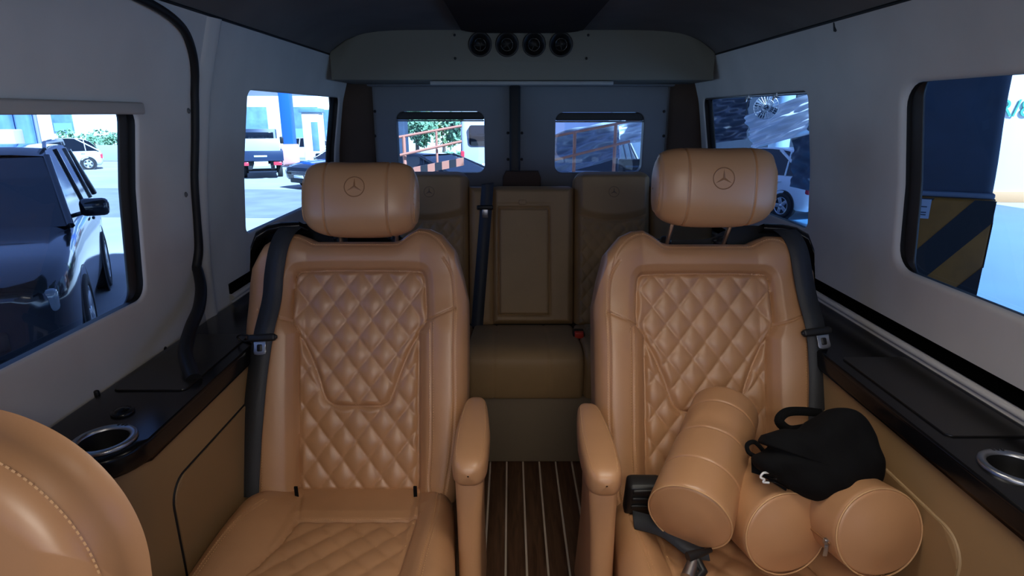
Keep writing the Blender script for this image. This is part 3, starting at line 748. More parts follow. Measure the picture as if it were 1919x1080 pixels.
def belt_on_back(parent, mir, LM, lift, path, name, path_head):
    """lap and shoulder webbing lying over the outer bolster"""
    pts, nr = lift([(p[0], p[1]) for p in path]); n = len(pts)
    base = [p + (q*.3 + Vector((0, -.8, 0)))*.0125 for p, q in zip(pts, nr)]
    head = [Vector((mir*a, b, c)) for a, b, c in path_head]
    sm = smooth_path(head + base, 6)
    W_ = []; N_ = []
    for i, p in enumerate(sm):
        a = sm[max(i-1, 0)]; b = sm[min(i+1, len(sm)-1)]; t = (b-a).normalized(); nn = Vector((mir*-.12, -1, .0)); wv = t.cross(nn).normalized(); W_.append(wv); N_.append(wv.cross(t).normalized())
    mb = MB(); mb.ribbon(sm, W_, N_, .047, .0016); b = mb.build(name, WEB, parent); b.matrix_local = LM
    return b, sm
def captain_seat(mir, x, y, z, label, rec, hr_M, posts_dz, raised):
    root = empty('captain_seat', (x, y, 0), label=label, cat='seat', group="captain's seats of quilted tan leather")
    LMb = Matrix.Translation((0, 0, z)) @ Matrix.Rotation(-rec, 4, 'X')
    LMc = Matrix.Translation((0, .0, z + .005))
    lift = make_back(root, mir, LMb)
    make_cushion(root, mir, LMc)
    make_armrest(root, mir, Matrix.Translation((0, 0, z)))
    # pedestal under the cushion
    mb = MB(); x0, x1 = -.19, .215
    mb.box((min(mir*x0, mir*x1), -.46, 0), (max(mir*x0, mir*x1), .06, z-.09), .012, seg=3); o = mb.build('seat_base', PANEL, root)
    # dark back shell seen in the notch and behind the outer shoulder
    mb = MB()
    sh = spath2([(-.268, .35), (-.274, .48), (-.266, .575), (-.235, .612), (-.19, .634), (-.12, .640), (-.07, .628), (-.04, .612), (.0, .605), (.09, .604), (.12, .600)], 4) + [(.12, .40), (-.1, .35)]
    pts = [(mir*a, b) for a, b in sh];
    if mir < 0: pts = pts[::-1]
    mb.prism(pts, .035, .115, axis=1, bev=.018, seg=4); o = mb.build('back_shell', BLK if raised else GLOSSB, root, sharp=60); o.matrix_local = LMb
    # belt outlet over the shoulder
    mb = MB(); P = []
    for xx, zz, yy in ((-.262, .50, .0), (-.262, .565, -.004), (-.250, .600, -.006), (-.222, .616, -.008), (-.19, .624, -.006), (-.150, .628, .004)):
        P.append([(mir*xx, yy - .004, zz - .008), (mir*xx, yy - .007, zz + .003), (mir*(xx-.003), yy + .0, zz + .010), (mir*(xx-.003), .05, zz + .012), (mir*xx, .06, zz - .006)])
    mb.grid(P, cv=True); o = mb.build('belt_outlet', GLOSSB, root); o.matrix_local = LMb
    def pz(sx): return Vector((0, 0, 0))
    base_pts = lambda sx: LMb @ Vector((sx, .045, .57)); gd = lambda sx: LMb @ Vector((sx, .030, .600))
    headrest(root, hr_M, mir, (base_pts, gd), 0)
    return root, LMb, lift
# left seat: headrest pushed down; right seat: headrest raised and tipped forward
rootL, LML, liftL = captain_seat(1, -.41, 1.17, .41, 'tan quilted leather seat on the left with headrest pushed down and nothing on it', REC,
    Matrix.Translation((.014, .215, 1.052)) @ Matrix.Rotation(-math.radians(16), 4, 'X'), 0, False)
rootR, LMR, liftR = captain_seat(-1, .41, 1.14, .41, 'tan quilted leather seat on the right with raised headrest, cushions and bag on it', REC,
    Matrix.Translation((-.003, .185, 1.088)) @ Matrix.Rotation(-math.radians(6), 4, 'X'), 0, True)
# belts
bL, smL = belt_on_back(rootL, 1, LML, liftL, [(-.187, .50), (-.188, .44), (-.195, .36), (-.203, .27), (-.209, .18), (-.213, .09), (-.216, .0)], 'seat_belt', [(-.160, .035, .632), (-.166, .0, .626), (-.174, -.030, .600), (-.181, -.046, .56)])
bR, smR = belt_on_back(rootR, -1, LMR, liftR, [(-.213, .50), (-.219, .45), (-.223, .38), (-.224, .30), (-.220, .22), (-.214, .14), (-.210, .05)], 'seat_belt', [(-.186, .035, .632), (-.192, .0, .626), (-.201, -.030, .600), (-.208, -.046, .56)])
def tongue(parent, LM, p, mir, ang, metal_dx=0):
    M = Matrix.Translation(p) @ Matrix.Rotation(ang, 4, 'Y')
    mb = MB(); mb.box((-.031, -.010, -.008), (.031, .004, .009), .005, seg=3, M=M); mb.box((-.034, -.007, -.004), (.034, .002, .006), .003, M=M); t = mb.build('belt_tongue', BLK, parent); t.matrix_local = LM
    mb = MB()
    out = spath2([(-.0135, -.008), (-.0115, -.016), (-.0125, -.036), (.0125, -.036), (.0115, -.016), (.0135, -.008)], 3)
    mb.prism(out, -.0072, -.0048, axis=1, bev=.0008, M=M @ Matrix.Translation((metal_dx, 0, 0)))
    pl = mb.build('metal_plate', SATIN, t, sharp=40)
    mb = MB(); mb.prism(rrect(-.006, .006, -.030, -.014, .003), -.0076, -.0046, axis=1, bev=.0003, M=M @ Matrix.Translation((metal_dx, 0, 0))); mb.build('plate_slot', BLK, pl)
    return t
pL, _ = liftL([(-.196, .352)]); tongue(bL, Matrix.Identity(4), pL[0] + Vector((.0, -.015, 0)), 1, -.06, -.004)
pR, _ = liftR([(-.223, .375)]); tongue(bR, Matrix.Identity(4), pR[0] + Vector((.0, -.015, 0)), -1, -.12, .010)
# plastic loop that carries the left belt
mb = MB(); q = pL[0]
mb.tube(smooth_path([q + Vector(d) for d in ((-.03, -.006, .004), (-.052, -.004, .008), (-.066, .004, .003), (-.058, .01, -.006), (-.035, .004, -.006))], 6), .0022, 8); mb.build('belt_loop', BLK, bL)
# fabric tags at the fold between back and cushion
for xx in (-.116, .150):
    mb = MB(); mb.box((xx-.004, -.030, .018), (xx+.004, -.026, .046), .001); o = mb.build('fabric_tag', FABB, rootL); o.matrix_local = Matrix.Translation((0, -.012, .405))

# ------------------------------------------------------------------ rear bench
def grid_obj(name, P, parent, m, LM=None, flip=False):
    mb = MB(); mb.grid(P, flip=flip); o = mb.build(name, m, parent)
    if LM: o.matrix_local = LM
    return o
def pad(parent, name, x0, x1, z0, z1, LM, m, fn=None, top=None, nx=70, nz=110, r=.03, th=.09, edge=1.0):
    """upright pad: front height field with rolled edges, wrapped back to a flat rear; top(x) lowers the upper corners"""
    s = np.sin(np.linspace(-1, 1, nx)*PI/2*.95)/math.sin(PI/2*.95); t = (np.sin(np.linspace(-1, 1, nz)*PI/2*.95)/math.sin(PI/2*.95)+1)/2
    tt, ss = np.meshgrid(t, s, indexing='ij'); X = (x0+x1)/2 + ss*(x1-x0)/2
    zt = z1 - (top(X) if top else 0); Z = z0 + tt*(zt - z0)
    e = np.minimum(np.minimum(X-x0, x1-X), np.minimum(Z-z0, zt-Z)); ee = np.clip(e, 0, r)
    F = -(r - np.sqrt(np.maximum(r*r-(r-ee)**2, 0)))*edge
    if fn is not None: F = F + fn(X, Z)*sstep(0, r, e)
    V = np.stack([X, -F, Z], -1).reshape(-1, 3).tolist(); idx = np.arange(nx*nz).reshape(nz, nx)
    fs = np.stack([idx[:-1, :-1], idx[:-1, 1:], idx[1:, 1:], idx[1:, :-1]], -1).reshape(-1, 4).tolist()
    loop = list(idx[0, :]) + list(idx[1:, -1]) + list(idx[-1, -2::-1]) + list(idx[-2:0:-1, 0]); n = len(loop); prev = [int(i) for i in loop]
    for y in (r+.004, th):
        cur = []
        for i in loop: V.append((V[int(i)][0], y, V[int(i)][2])); cur.append(len(V)-1)
        for k in range(n): fs.append([prev[(k+1) % n], prev[k], cur[k], cur[(k+1) % n]])
        prev = cur
    fs.append(prev)
    me = bpy.data.meshes.new(name); me.from_pydata(V, [], fs); me.materials.append(m); o = link(name, me, parent)
    o.matrix_local = LM; return o
bench = empty('rear_bench', (0, 2.33, 0), label='brown leather rear bench seat for three with folding armrest, against the rear doors', cat='bench seat')
BR = math.atan((2.45-2.31)/.60)
BL = Matrix.Translation((0, -.02, .385)) @ Matrix.Rotation(-BR, 4, 'X')
def side_fn(cx):
    arcl = spath2([(cx-.155, .485), (cx-.10, .462), (cx, .448), (cx+.10, .462), (cx+.155, .485)], 5)
    def fn(X, Z):
        d = seg_dist(X, Z, arcl); arcz = np.interp(X, [p[0] for p in arcl], [p[1] for p in arcl]); low = Z < arcz
        q = quilt(X, Z, .052, .066, .010, cx, .02)*sstep(0, .012, d)*sstep(.012, .03, np.abs(X-cx) < .138)
        return np.where(low, q, .016*sstep(0, .03, d)) - .006*np.exp(-(d/.003)**2) + .012
    return fn
rnd = lambda cx, hw, R: (lambda X: np.where(np.abs(X-cx) > hw-R, R - np.sqrt(np.maximum(R*R - (np.abs(X-cx)-(hw-R))**2, 0)), 0)*.75)
for cx in (-.378, .378):
    o = pad(bench, 'backrest', cx-.157, cx+.157, .0, .655, BL, BENCHL, side_fn(cx), rnd(cx, .157, .05), nx=110, nz=170, r=.032, th=.10, edge=1)
    star_emblem(o, 'emblem', .021, Matrix.Translation((cx, -.0295, .565)), EMBD, .0009, .0012)
    for sg in (-1, 1):
        mb = MB(); pp = [Vector((cx+sg*.1425, -.0125, z)) for z in np.arange(.05, .44, .0075)]; dashes(mb, pp, [Vector((0, -1, 0))]*len(pp), .0045, .0008); mb.build('stitching', THREADD, o, smooth=False)
for x0, x1 in ((-.80, -.54), (-.219, -.108), (.538, .80)):
    pad(bench, 'back_bolster', x0, x1, .0, .592, BL, BENCHL, lambda X, Z: 0*X+.006, None, nx=30, nz=50, r=.03, th=.08)
PANEL_R = [( -.093, .058), (.117, .058), (.112, .50), (-.093, .50)]
def mid_fn(X, Z):
    d = seg_dist(X, Z, PANEL_R + [PANEL_R[0]]); q = inside(X, Z, PANEL_R)
    tops = np.abs(Z-.518)
    return .014 - .014*np.exp(-(d/.004)**2) + np.where(q, .003, .004*sstep(0, .03, d)) - .003*np.exp(-(tops/.002)**2)*(X < .13)
def mid_top(X): return np.where(X < -.09, .012, 0)
mid = pad(bench, 'centre_backrest', -.125, .218, .012, .594, BL, BENCHL, mid_fn, lambda X: rnd(.0465, .1715, .03)(X), nx=130, nz=170, r=.028, th=.09)
arm = pad(bench, 'folding_armrest', -.0885, .1085, .062, .496, Matrix.Translation((0, -.020, .385)) @ Matrix.Rotation(-BR, 4, 'X') @ Matrix.Translation((0, -.010, 0)), mat('bench_leather_arm', (.40, .275, .16), .5, spec=.35, noise=(8, .05), bump=(420, .12, .0006)), lambda X, Z: 0*X+.004, rnd(.01, .0985, .02), nx=50, nz=70, r=.010, th=.02)
mb = MB(); mb.box((-.012, -.030, .512), (.018, -.024, .532), .004); o = mb.build('pull_tab', BENCHL, arm); 
mb = MB()
for xx in (-.122, -.092): pp = [Vector((xx, -.020, z)) for z in np.arange(.05, .55, .0075)]; dashes(mb, pp, [Vector((0, -1, 0))]*len(pp), .0045, .0007)
# cushions: a profile swept across, with seams and quilting
def cushion_block(name, x0, x1, seams, quilted):
    prof = smooth_path([(0, .02, .385), (0, -.05, .408), (0, -.18, .432), (0, -.32, .452), (0, -.40, .452), (0, -.437, .432), (0, -.450, .395), (0, -.452, .33), (0, -.446, .285), (0, -.432, .272), (0, -.40, .270)], 9)
    L = [0]
    for a, b in zip(prof[:-1], prof[1:]): L.append(L[-1] + (b-a).length)
    xs = np.linspace(x0, x1, int((x1-x0)/.005)); P = []
    for i, p in enumerate(prof):
        a = prof[max(i-1, 0)]; b = prof[min(i+1, len(prof)-1)]; t = (b-a).normalized(); n = Vector((1, 0, 0)).cross(t); n = -n if n.z < 0 and i < 40 else n
        n = Vector((0, t.z, -t.y)); 
        if i == 0: sgn = 1 if n.z > 0 else -1
        n = n*sgn; row = []
        for x in xs:
            e = min(x-x0, x1-x); r = .02; ee = min(e, r); h = -(r - math.sqrt(max(r*r-(r-ee)**2, 0)))*.8
            for s_ in seams: h -= .004*math.exp(-((x-s_)/.003)**2)
            h -= .0035*math.exp(-((L[i]-.385)/.003)**2)
            if quilted and x0+.05 < x < x1-.05: h += float(quilt(np.array(x), np.array(L[i]), .055, .07, .008, x0, .0))
            row.append(Vector((x, p.y, p.z)) + n*h)
        P.append(row)
    o = grid_obj(name, P, bench, BENCHL); return o
cushion_block('seat_cushion', -.200, .212, (-.105, .092), False)
cushion_block('quilted_seat_cushion', .213, .62, (), True)
cushion_block('quilted_seat_cushion', -.62, -.201, (), True)
mb = MB(); mb.box((-.63, -.415, .0), (.63, .02, .272), .006); mb.build('bench_base', mat('bench_base_vinyl', (.25, .19, .125), .6, spec=.25, noise=(3, .05)), bench)
mb = MB(); mb.box((-.63, -.05, .27), (.63, .05, .40), .004); mb.build('bench_frame', BLK, bench)
# centre belt on the bench, over the gap beside the middle back
mb = MB(); bp = [Vector((-.128, -.02, .0)) + (BL @ Vector((0, -.012, z)) - Vector((0, -.02, 0))) for z in (.60, .55, .45, .3, .15, .05)]
bp = []
for z, x in ((.60, -.140), (.59, -.1395), (.50, -.146), (.35, -.158), (.20, -.170), (.05, -.182), (.0, -.186)): q = BL @ Vector((x, -.020, z)); bp.append(q)
bp = [BL @ Vector((-.139, .05, .606))] + bp
mb.ribbon(smooth_path(bp, 5), (1, 0, .12), (0, -1, .1), .050, .002); bb = mb.build('seat_belt', WEB, bench)
mb = MB(); q = BL @ Vector((-.150, -.028, .50)); mb.box(q - Vector((.033, .007, .008)), q + Vector((.033, .007, .010)), .004); bt = mb.build('belt_tongue', BLK, bb)
mb = MB(); mb.box(q + Vector((-.012, -.006, -.040)), q + Vector((.012, -.003, -.006)), .001); mb.build('metal_plate', SATIN, bt)
mb = MB(); mb.box((.190, -.275, .43), (.232, -.225, .462), .005); bk = mb.build('belt_buckle', BLK, bench)
mb = MB(); mb.box((.194, -.282, .440), (.228, -.262, .466), .004); mb.build('buckle_button', RED, bk)
# little brown hatch between the rear doors
mb = MB(); mb.prism([(-.082, .86), (.092, .86), (.090, .975), (.078, 1.003), (-.066, 1.003), (-.080, .975)], 2.640, 2.672, axis=1, bev=.006, seg=3)
o = mb.build('latch_cover', PILM, sharp=50); tag(o, 'small brown cover at the foot of the black strip between the rear doors', 'latch cover')

# ------------------------------------------------------------------ foreground seat
fs_ = empty('front_seat', (-.622, .375, 0), label='tan leather seat cut off in the lower left foreground, nearest the camera', cat='seat')
def fr_top(X): return np.where(np.abs(X) > .035, .170 - np.sqrt(np.maximum(.170**2 - (np.minimum(np.abs(X), .2049)-.035)**2, 0)), 0)
FS1 = spath2([(.050, .0), (.052, .20), (.044, .30), (.026, .362), (.0, .392), (-.05, .395), (-.09, .365), (-.115, .30), (-.12, .0)], 8)
def fr_fn(X, Z):
    d = seg_dist(X, Z, FS1); q = inside(X, Z, FS1)
    return np.where(q, -.010, .022*np.sin(PI*np.clip(d/.115, 0, 1))) - .006*np.exp(-(d/.004)**2) - .003*np.exp(-((d-.012)/.003)**2)
FSL = Matrix.Translation((0, 0, .442)) @ Matrix.Rotation(-math.radians(6), 4, 'X')
fb = pad(fs_, 'backrest', -.185, .205, .0, .548, FSL, LEATH2, fr_fn, fr_top, nx=200, nz=220, r=.045, th=.085)
mb = MB()
def frl(pts, yo):
    X_ = np.array([p[0] for p in pts]); Z_ = np.array([p[1] for p in pts]); F = fr_fn(X_, Z_); return [Vector((x, -f-yo, z)) for x, f, z in zip(X_, F, Z_)]
for d in (-.016, -.005, .005):
    pp = frl(resample(offset2(FS1, d), .0055), .0); dashes(mb, pp, [Vector((0, -1, 0))]*len(pp), .0036, .0009)
mb.build('stitching', THREAD, fb, smooth=False)
mb = MB(); out = [(.205 - .006, z) for z in np.arange(.05, .378, .0055)] + [(.035 + .164*math.cos(a), .378 + .164*math.sin(a)) for a in np.linspace(0, PI/2, 46)] + [(x, .542) for x in np.arange(.03, -.03, -.0055)]
pp = [Vector((x, .034, z)) for x, z in out]; nr = [(Vector((max(x-.035, 0), -.03, max(z-.378, 0))) + Vector((0, 0, 1e-4))).normalized() for x, z in out]
pp = [Vector((x+ (.006 if z < .378 else .006*math.cos(math.atan2(max(z-.378, 0), max(x-.035, 1e-6))))+0, .020, z + (.006*math.sin(math.atan2(max(z-.378, 0), max(x-.035, 1e-6))) if z > .378 else 0))) for x, z in out]
dashes(mb, pp, nr, .0036, .0009); st = mb.build('edge_stitching', THREAD, fs_, smooth=False); st.matrix_local = FSL
mb = MB(); mb.box((-.17, -.50+.1, .36), (.20, .02, .50), .03, seg=4); mb.build('seat_cushion', LEATH2, fs_)
mb = MB(); mb.box((-.15, -.40+.1, .0), (.17, .02, .37), .01); mb.build('seat_base', PANEL, fs_)

# ------------------------------------------------------------------ things on the right seat
def bolster(p_front, p_back, r0, r1, label, seams, group='rolled tan leather bolster cushions on the right seat', wrinkle=None, sag=0, zipper=False):
    a = Vector(p_front); b = Vector(p_back); ax = (b-a); L = ax.length; ax.normalize(); x = ax.cross(Vector((0, 0, 1))).normalized(); up = x.cross(ax).normalized()
    M = frame(x, ax, up, a); root = empty('bolster_cushion', a - Vector((0, 0, r0)), label=label, cat='cushion')
    MM = Matrix.Translation(-(a - Vector((0, 0, r0)))) @ M
    rows = []; nu = 64; rr = .016
    ts = [(-.0, 0.0)]
    prof = [(0, .02), (0, .35), (0, .65), (0, .86)]
    P = []; stations = []
    for k in range(0, 7): an = PI/2*k/6; stations.append((rr*(1-math.sin(an)), 1 - (rr/r0)*(1-math.cos(an+0)) if False else 1 - (rr/r0)*(1 - math.cos(PI/2 - an) if False else (1-math.sin(an))*1.0)))
    body = []
    # domed end cap, rounded rim, body, rounded rim, end cap
    for q in (0.001, .2, .4, .6, .75, .86): body.append((-.012*(1-q*q) + .002, q*(1-rr/r0)/.93*.93))
    for k in range(7): an = PI/2*k/6; body.append((.003 + rr*.8*(1-math.cos(an)), 1 - rr/r0*.55*(1-math.sin(an))))
    for q in sorted(list(np.linspace(.03, L-.03, 46)) + [s_ + e for s_ in seams for e in (-.004, -.002, -.001, 0, .001, .002, .004)]): body.append((float(q), 1.0))
    for k in range(6, -1, -1): an = PI/2*k/6; body.append((L - rr*.8*(1-math.cos(an)), 1 - rr/r0*.55*(1-math.sin(an))))
    for q in (.8, .5, .2, .001): body.append((L + .012*(1-q*q), q*(1-rr/r0)))
    for (d, k) in body:
        t = min(max(d/L, 0), 1); r = r0 + (r1-r0)*t; g = 1 - sum(.035*math.exp(-((d-s_)/.0016)**2) for s_ in seams)
        row = []
        for j in range(nu):
            th = 2*PI*j/nu; rad = r*k*g
            if wrinkle: rad *= 1 - .035*math.exp(-((d-wrinkle)/.018)**2)*(1+.6*math.sin(5*th)) + .010*math.sin(9*th + d*60)*math.exp(-((d-wrinkle)/.035)**2)
            cx, cz = math.cos(th), math.sin(th)
            f = 1 - .05*max(0, -cz)**3 if k > .5 else 1
            row.append(MM @ Vector((rad*cx, d, rad*cz*f)))
        P.append(row)
    mb = MB(); mb.grid(P, cv=True, flip=True); o = mb.build('cover', LEATH2, root)
    for q, nm in ((.006, 'piping'),):
        mb = MB(); mb.tube([MM @ Vector((r0*.972*math.cos(t), q, r0*.972*math.sin(t))) for t in np.linspace(0, 2*PI, 61)[:-1]], .0016, 6, closed=True); mb.build(nm, THREAD, root)
    if zipper:
        mb = MB(); th = zipper; pts = [MM @ Vector((1.003*(r0+(r1-r0)*d/L)*math.cos(th), d, 1.003*(r0+(r1-r0)*d/L)*math.sin(th))) for d in np.linspace(.02, L-.02, 20)]
        mb.tube(pts, .0022, 6); z = mb.build('zip', EMB, root)
        mb = MB(); q = MM @ Vector((1.03*r0*math.cos(th), .03, 1.03*r0*math.sin(th)))
        mb.box(q - Vector((.004, .004, .004)), q + Vector((.004, .004, .006)), .0015); mb.box(q + Vector((-.0035, -.005, -.026)), q + Vector((.0035, -.002, -.004)), .001); mb.build('zip_pull', SATIN, z)
    return root
bolster((.274, .895, .545), (.428, 1.165, .618), .077, .071, 'longest tan leather bolster cushion, lying front to back beside the aisle armrest', (.085, .175, .262), wrinkle=.20)
bolster((.441, .862, .538), (.415, 1.05, .505), .078, .077, 'middle tan leather bolster cushion, under the left side of the black bag', (.16,), zipper=None)
bolster((.563, .805, .586), (.548, .955, .552), .078, .077, 'tan leather bolster cushion nearest the right wall, under the black bag', (.15,), zipper=math.radians(195))
# black cloth bag
bag = empty('drawstring_bag', (.545, 1.02, .56), label='crumpled black cloth bag with loop handles lying on the bolster cushions', cat='bag')
VR = Vector((1, 0, 0)); VU = Vector((0, .42, .907)).normalized(); VN = VR.cross(VU).normalized()   # VN points to the front
def view_pt(px, py, t):
    u = (px-959.5)/F_PX; v = (py-540)/F_PX; cp, sp_ = math.cos(PITCH), math.sin(PITCH)
    return CAM + Vector((u, cp - v*sp_, -(sp_ + v*cp)))*t
bag_out = [(1437, 818), (1475, 806), (1512, 806), (1540, 785), (1568, 768), (1598, 767), (1622, 783), (1640, 812), (1646, 838), (1655, 862), (1657, 892), (1648, 912), (1618, 932), (1580, 944), (1545, 943), (1512, 934), (1478, 915), (1452, 898), (1426, 880), (1422, 862), (1440, 850), (1452, 840), (1432, 832)]
bc = Vector((.505, .905, .655)); loop = []
for px, py in bag_out:
    d = (view_pt(px, py, 1) - CAM); t = (bc - CAM).dot(VN)/d.dot(VN); q = CAM + d*t - bc; loop.append((q.dot(VR), q.dot(VU)))
loop2 = spath2(loop + [loop[0]], 5)[:-1]
def puff(parent, name, loop, c, ax, ay, an, thf, thb, m, off, seed=3, wr=.0035):
    rs = random.Random(seed); ph = [rs.uniform(0, 6) for _ in range(8)]; mb = MB()
    for sg, th in ((1, thf), (-1, thb)):
        P = []
        for k in range(0, 15):
            a = PI/2*k/14; q = math.cos(a); h = math.sin(a); row = []
            for x, y in loop:
                X, Y = x*q, y*q
                n = wr*(math.sin(55*X+ph[0]+20*Y) + math.sin(70*Y+ph[1]-35*X) + .7*math.sin(120*X+90*Y+ph[2]))*min(1, h*2.5)
                row.append(Vector(c) + ax*X + ay*Y + an*sg*(th*h**.8 + n) - off)
            P.append(row)
        mb.grid(P, cv=True, flip=sg < 0)
    return mb.build(name, m, parent, weld=True)
off = Vector((.545, 1.02, .56))
puff(bag, 'bag_body', loop2, bc, VR, VU, VN, .045, .075, FABB, off)
def vp(px, py, t): return view_pt(px, py, t) - off
def strap(name, pts, wdt, m=FABB):
    sm = smooth_path(pts, 6); mb = MB(); Ws = []; Ns = []
    for i in range(len(sm)):
        t = (sm[min(i+1, len(sm)-1)] - sm[max(i-1, 0)]).normalized(); n = VN; wv = t.cross(n).normalized(); Ws.append((wv*.8 + VN*.5).normalized()); Ns.append(Ws[-1].cross(t).normalized())
    mb.ribbon(sm, Ws, Ns, wdt, .003); return mb.build(name, m, bag)
strap('handle', [vp(1535, 800, 1.13), vp(1512, 803, 1.13), vp(1482, 806, 1.13), vp(1464, 790, 1.13), vp(1478, 774, 1.14), vp(1510, 772, 1.15), vp(1545, 776, 1.16)], .018)
strap('handle', [vp(1455, 878, 1.08), vp(1430, 862, 1.09), vp(1408, 850, 1.10), vp(1404, 835, 1.11), vp(1418, 830, 1.11), vp(1436, 848, 1.11), vp(1452, 868, 1.11)], .008)
strap('side_flap', [vp(1412, 872, 1.075), vp(1430, 878, 1.07), vp(1455, 892, 1.05), vp(1480, 908, 1.04)], .030)
for k, (a, b) in enumerate((((1440, 890), (1478, 898)), ((1442, 896), (1486, 910)), ((1440, 902), (1482, 918)))):
    mb = MB(); mb.tube(smooth_path([vp(a[0], a[1], 1.03), vp((a[0]+b[0])/2, (a[1]+b[1])/2 - 3, 1.02), vp(b[0], b[1], 1.03)], 5), .0011, 6); mb.build('drawcord', GLOSSB, bag)
cab = empty('white_cable', vp(1440, 900, 1.02) + off, label='short curl of white cable on the black bag above the middle cushion', cat='cable')
mb = MB(); mb.tube([p - vp(1440, 900, 1.02) for p in smooth_path([vp(1444, 887, 1.02), vp(1434, 888, 1.02), vp(1429, 896, 1.02), vp(1436, 900, 1.02), vp(1434, 905, 1.02), vp(1445, 906, 1.02)], 5)], .0020, 8); mb.build('cord', WHITEP, cab)
# white cable ends beside the first bolster
wc = empty('charging_cables', (.250, 1.06, .50), label='bundle of white cables between the longest bolster cushion and the seat back', cat='cable')
for k in range(4):
    mb = MB(); a = view_pt(1219+5*k, 906-2*k, 1.20); b = view_pt(1234+5*k, 930-5*k, 1.14); mb.tube([p - Vector((.250, 1.06, .50)) for p in (a, (a+b)/2 + Vector((0, 0, .003)), b)], .0019, 8); mb.build('cable', WHITEP, wc)
# black belt end and pouch on the inner side of the seat
pch = empty('black_pouch', (.222, 1.03, .45), label='black rubbery pouch tucked between the aisle armrest and the longest bolster', cat='pouch')
mb = MB(); M = Matrix.Translation((0, .0, .045)) @ Matrix.Rotation(.25, 4, 'X')
mb.box((-.034, -.02, -.045), (.036, .02, .050), .010, seg=3, M=M)
for z in (-.01, .012, .034): mb.box((-.026, -.024, z), (.028, -.018, z+.012), .003, M=M)
mb.build('body', BLK, pch)
mb = MB(); sm = smooth_path([view_pt(1190, 975, 1.155) - Vector((.222, 1.03, .45)), view_pt(1240, 990, 1.12) - Vector((.222, 1.03, .45)), view_pt(1290, 1025, 1.085) - Vector((.222, 1.03, .45)), view_pt(1330, 1034, 1.08) - Vector((.222, 1.03, .45))], 6)
mb.ribbon(sm, (0, .8, .6), (0, -.6, .8), .034, .004); mb.build('strap', WEB, pch)
lt = empty('belt_clamp', (.30, .92, .46), label='black clamp with metal tube lying on the front of the right seat', cat='clamp'); lo = Vector((.30, .92, .46))
A = view_pt(1303, 1052, 1.055) - lo; B = view_pt(1292, 1085, 1.03) - lo
mb = MB(); mb.tube([A, B], [.010, .013], 16); mb.build('metal_tube', SATIN, lt)
mb = MB(); mb.tube([view_pt(1292, 1046, 1.05) - lo, view_pt(1308, 1041, 1.055) - lo, view_pt(1336, 1032, 1.07) - lo], [.009, .008, .004], 10); mb.tube([A + Vector((.004, .004, .004)), A + Vector((.012, -.02, -.006)), B + Vector((.018, 0, 0))], .008, 8); mb.build('clamp_jaw', BLK, lt)
# valance rail and roller brackets on the side windows
mb = MB(); mb.box((-.0, .20, 0), (.016, 1.20, .022), .004)
o = mb.build('blind_rail', mat('valance_cream', (.50, .46, .42), .6)); o.location = (-W(1.27)-.004, 0, 1.2475); tag(o, 'pale blind rail along the top of the front left window', 'blind rail')
br = empty('curtain_rail', (.775, 1.70, 1.305), label='thin metal curtain rail with two clips along the top of the rear right window', cat='curtain rail')
mb = MB(); mb.tube([(0, 0, 0), (0, .87, .004)], .006, 10); mb.build('rod', SATIN, br)
for y in (.42, .20):
    mb = MB(); mb.box((-.008, y-.014, -.010), (.006, y+.014, .014), .003); mb.tube([(-.008, y, -.010), (-.010, y, -.018)], .004, 8); mb.build('rail_clip', SATIN, br)

# ================================================================== outside the van
SL = math.radians(1.466); G0 = -.70           # the yard falls gently towards the back of the van
RE = Matrix.Rotation(-SL, 4, 'X')
def gz(x, y): return G0 - y*math.tan(SL)
def groot(name, x, y, yaw, label, cat, group=None):
    o = empty(name, label=label, cat=cat, group=group); o.matrix_world = Matrix.Translation((x, y, gz(x, y))) @ RE @ Matrix.Rotation(yaw, 4, 'Z'); return o
def gpt(px, py):
    """where the ground lies behind a point of the photograph"""
    d = view_pt(px, py, 1) - CAM; n = Vector((0, math.sin(SL), math.cos(SL))); t = (Vector((0, 0, G0)) - CAM).dot(n)/d.dot(n); return CAM + d*t
def bpt(px, dist):
    """ground point below image column px at depth dist"""
    q = view_pt(px, 300, dist); return q.x, q.y
M_ROAD = mat('yard_concrete', (.36, .36, .35), .85, noise=(.35, .16)); M_ASPH = mat('road_asphalt', (.20, .21, .22), .85, noise=(1.2, .15))
M_GARF = mat('painted_garage_floor', (.035, .11, .20), .35, noise=(.8, .12)); M_WHITE = mat('white_render', (.80, .78, .74), .8, noise=(.6, .04)); M_ORB = mat('orange_band', (.62, .32, .14), .7)
M_BLUEG = mat('blue_shutter', (.12, .22, .34), .5, noise=(2, .2)); M_ROOF = mat('roof_sheet', (.16, .18, .20), .8); M_LEAF = mat('leaf_green', (.16, .30, .16), .8, noise=(6, .5)); M_LEAF2 = mat('leaf_yellow_green', (.36, .48, .24), .8, noise=(6, .5))
M_BARK = mat('bark', (.10, .07, .05), .9); M_OR = mat('orange_paint', (.48, .18, .11), .5); M_YEL = mat('yellow_paint', (.34, .125, .010), .6, noise=(7, .15)); M_BKP = mat('black_paint', (.015, .015, .018), .6)
M_COLG = mat('blue_padding', (.035, .055, .09), .7, noise=(5, .15)); M_COLB = mat('cobalt_paint', (.01, .10, .50), .5); M_PINK = mat('salmon_paint', (.75, .38, .34), .6)
M_TYRE = mat('tyre', (.015, .015, .016), .8); M_RIM = mat('alloy', (.55, .56, .58), .35, metal=.8)
P_BLACK = mat('black_car_paint', (.006, .007, .010), .12, spec=.6, coat=.5); P_SILV = mat('silver_car_paint', (.55, .56, .58), .3, metal=.3); P_WHITE = mat('white_car_paint', (.75, .76, .78), .3); P_BLUE = mat('truck_blue_paint', (.012, .025, .06), .4)
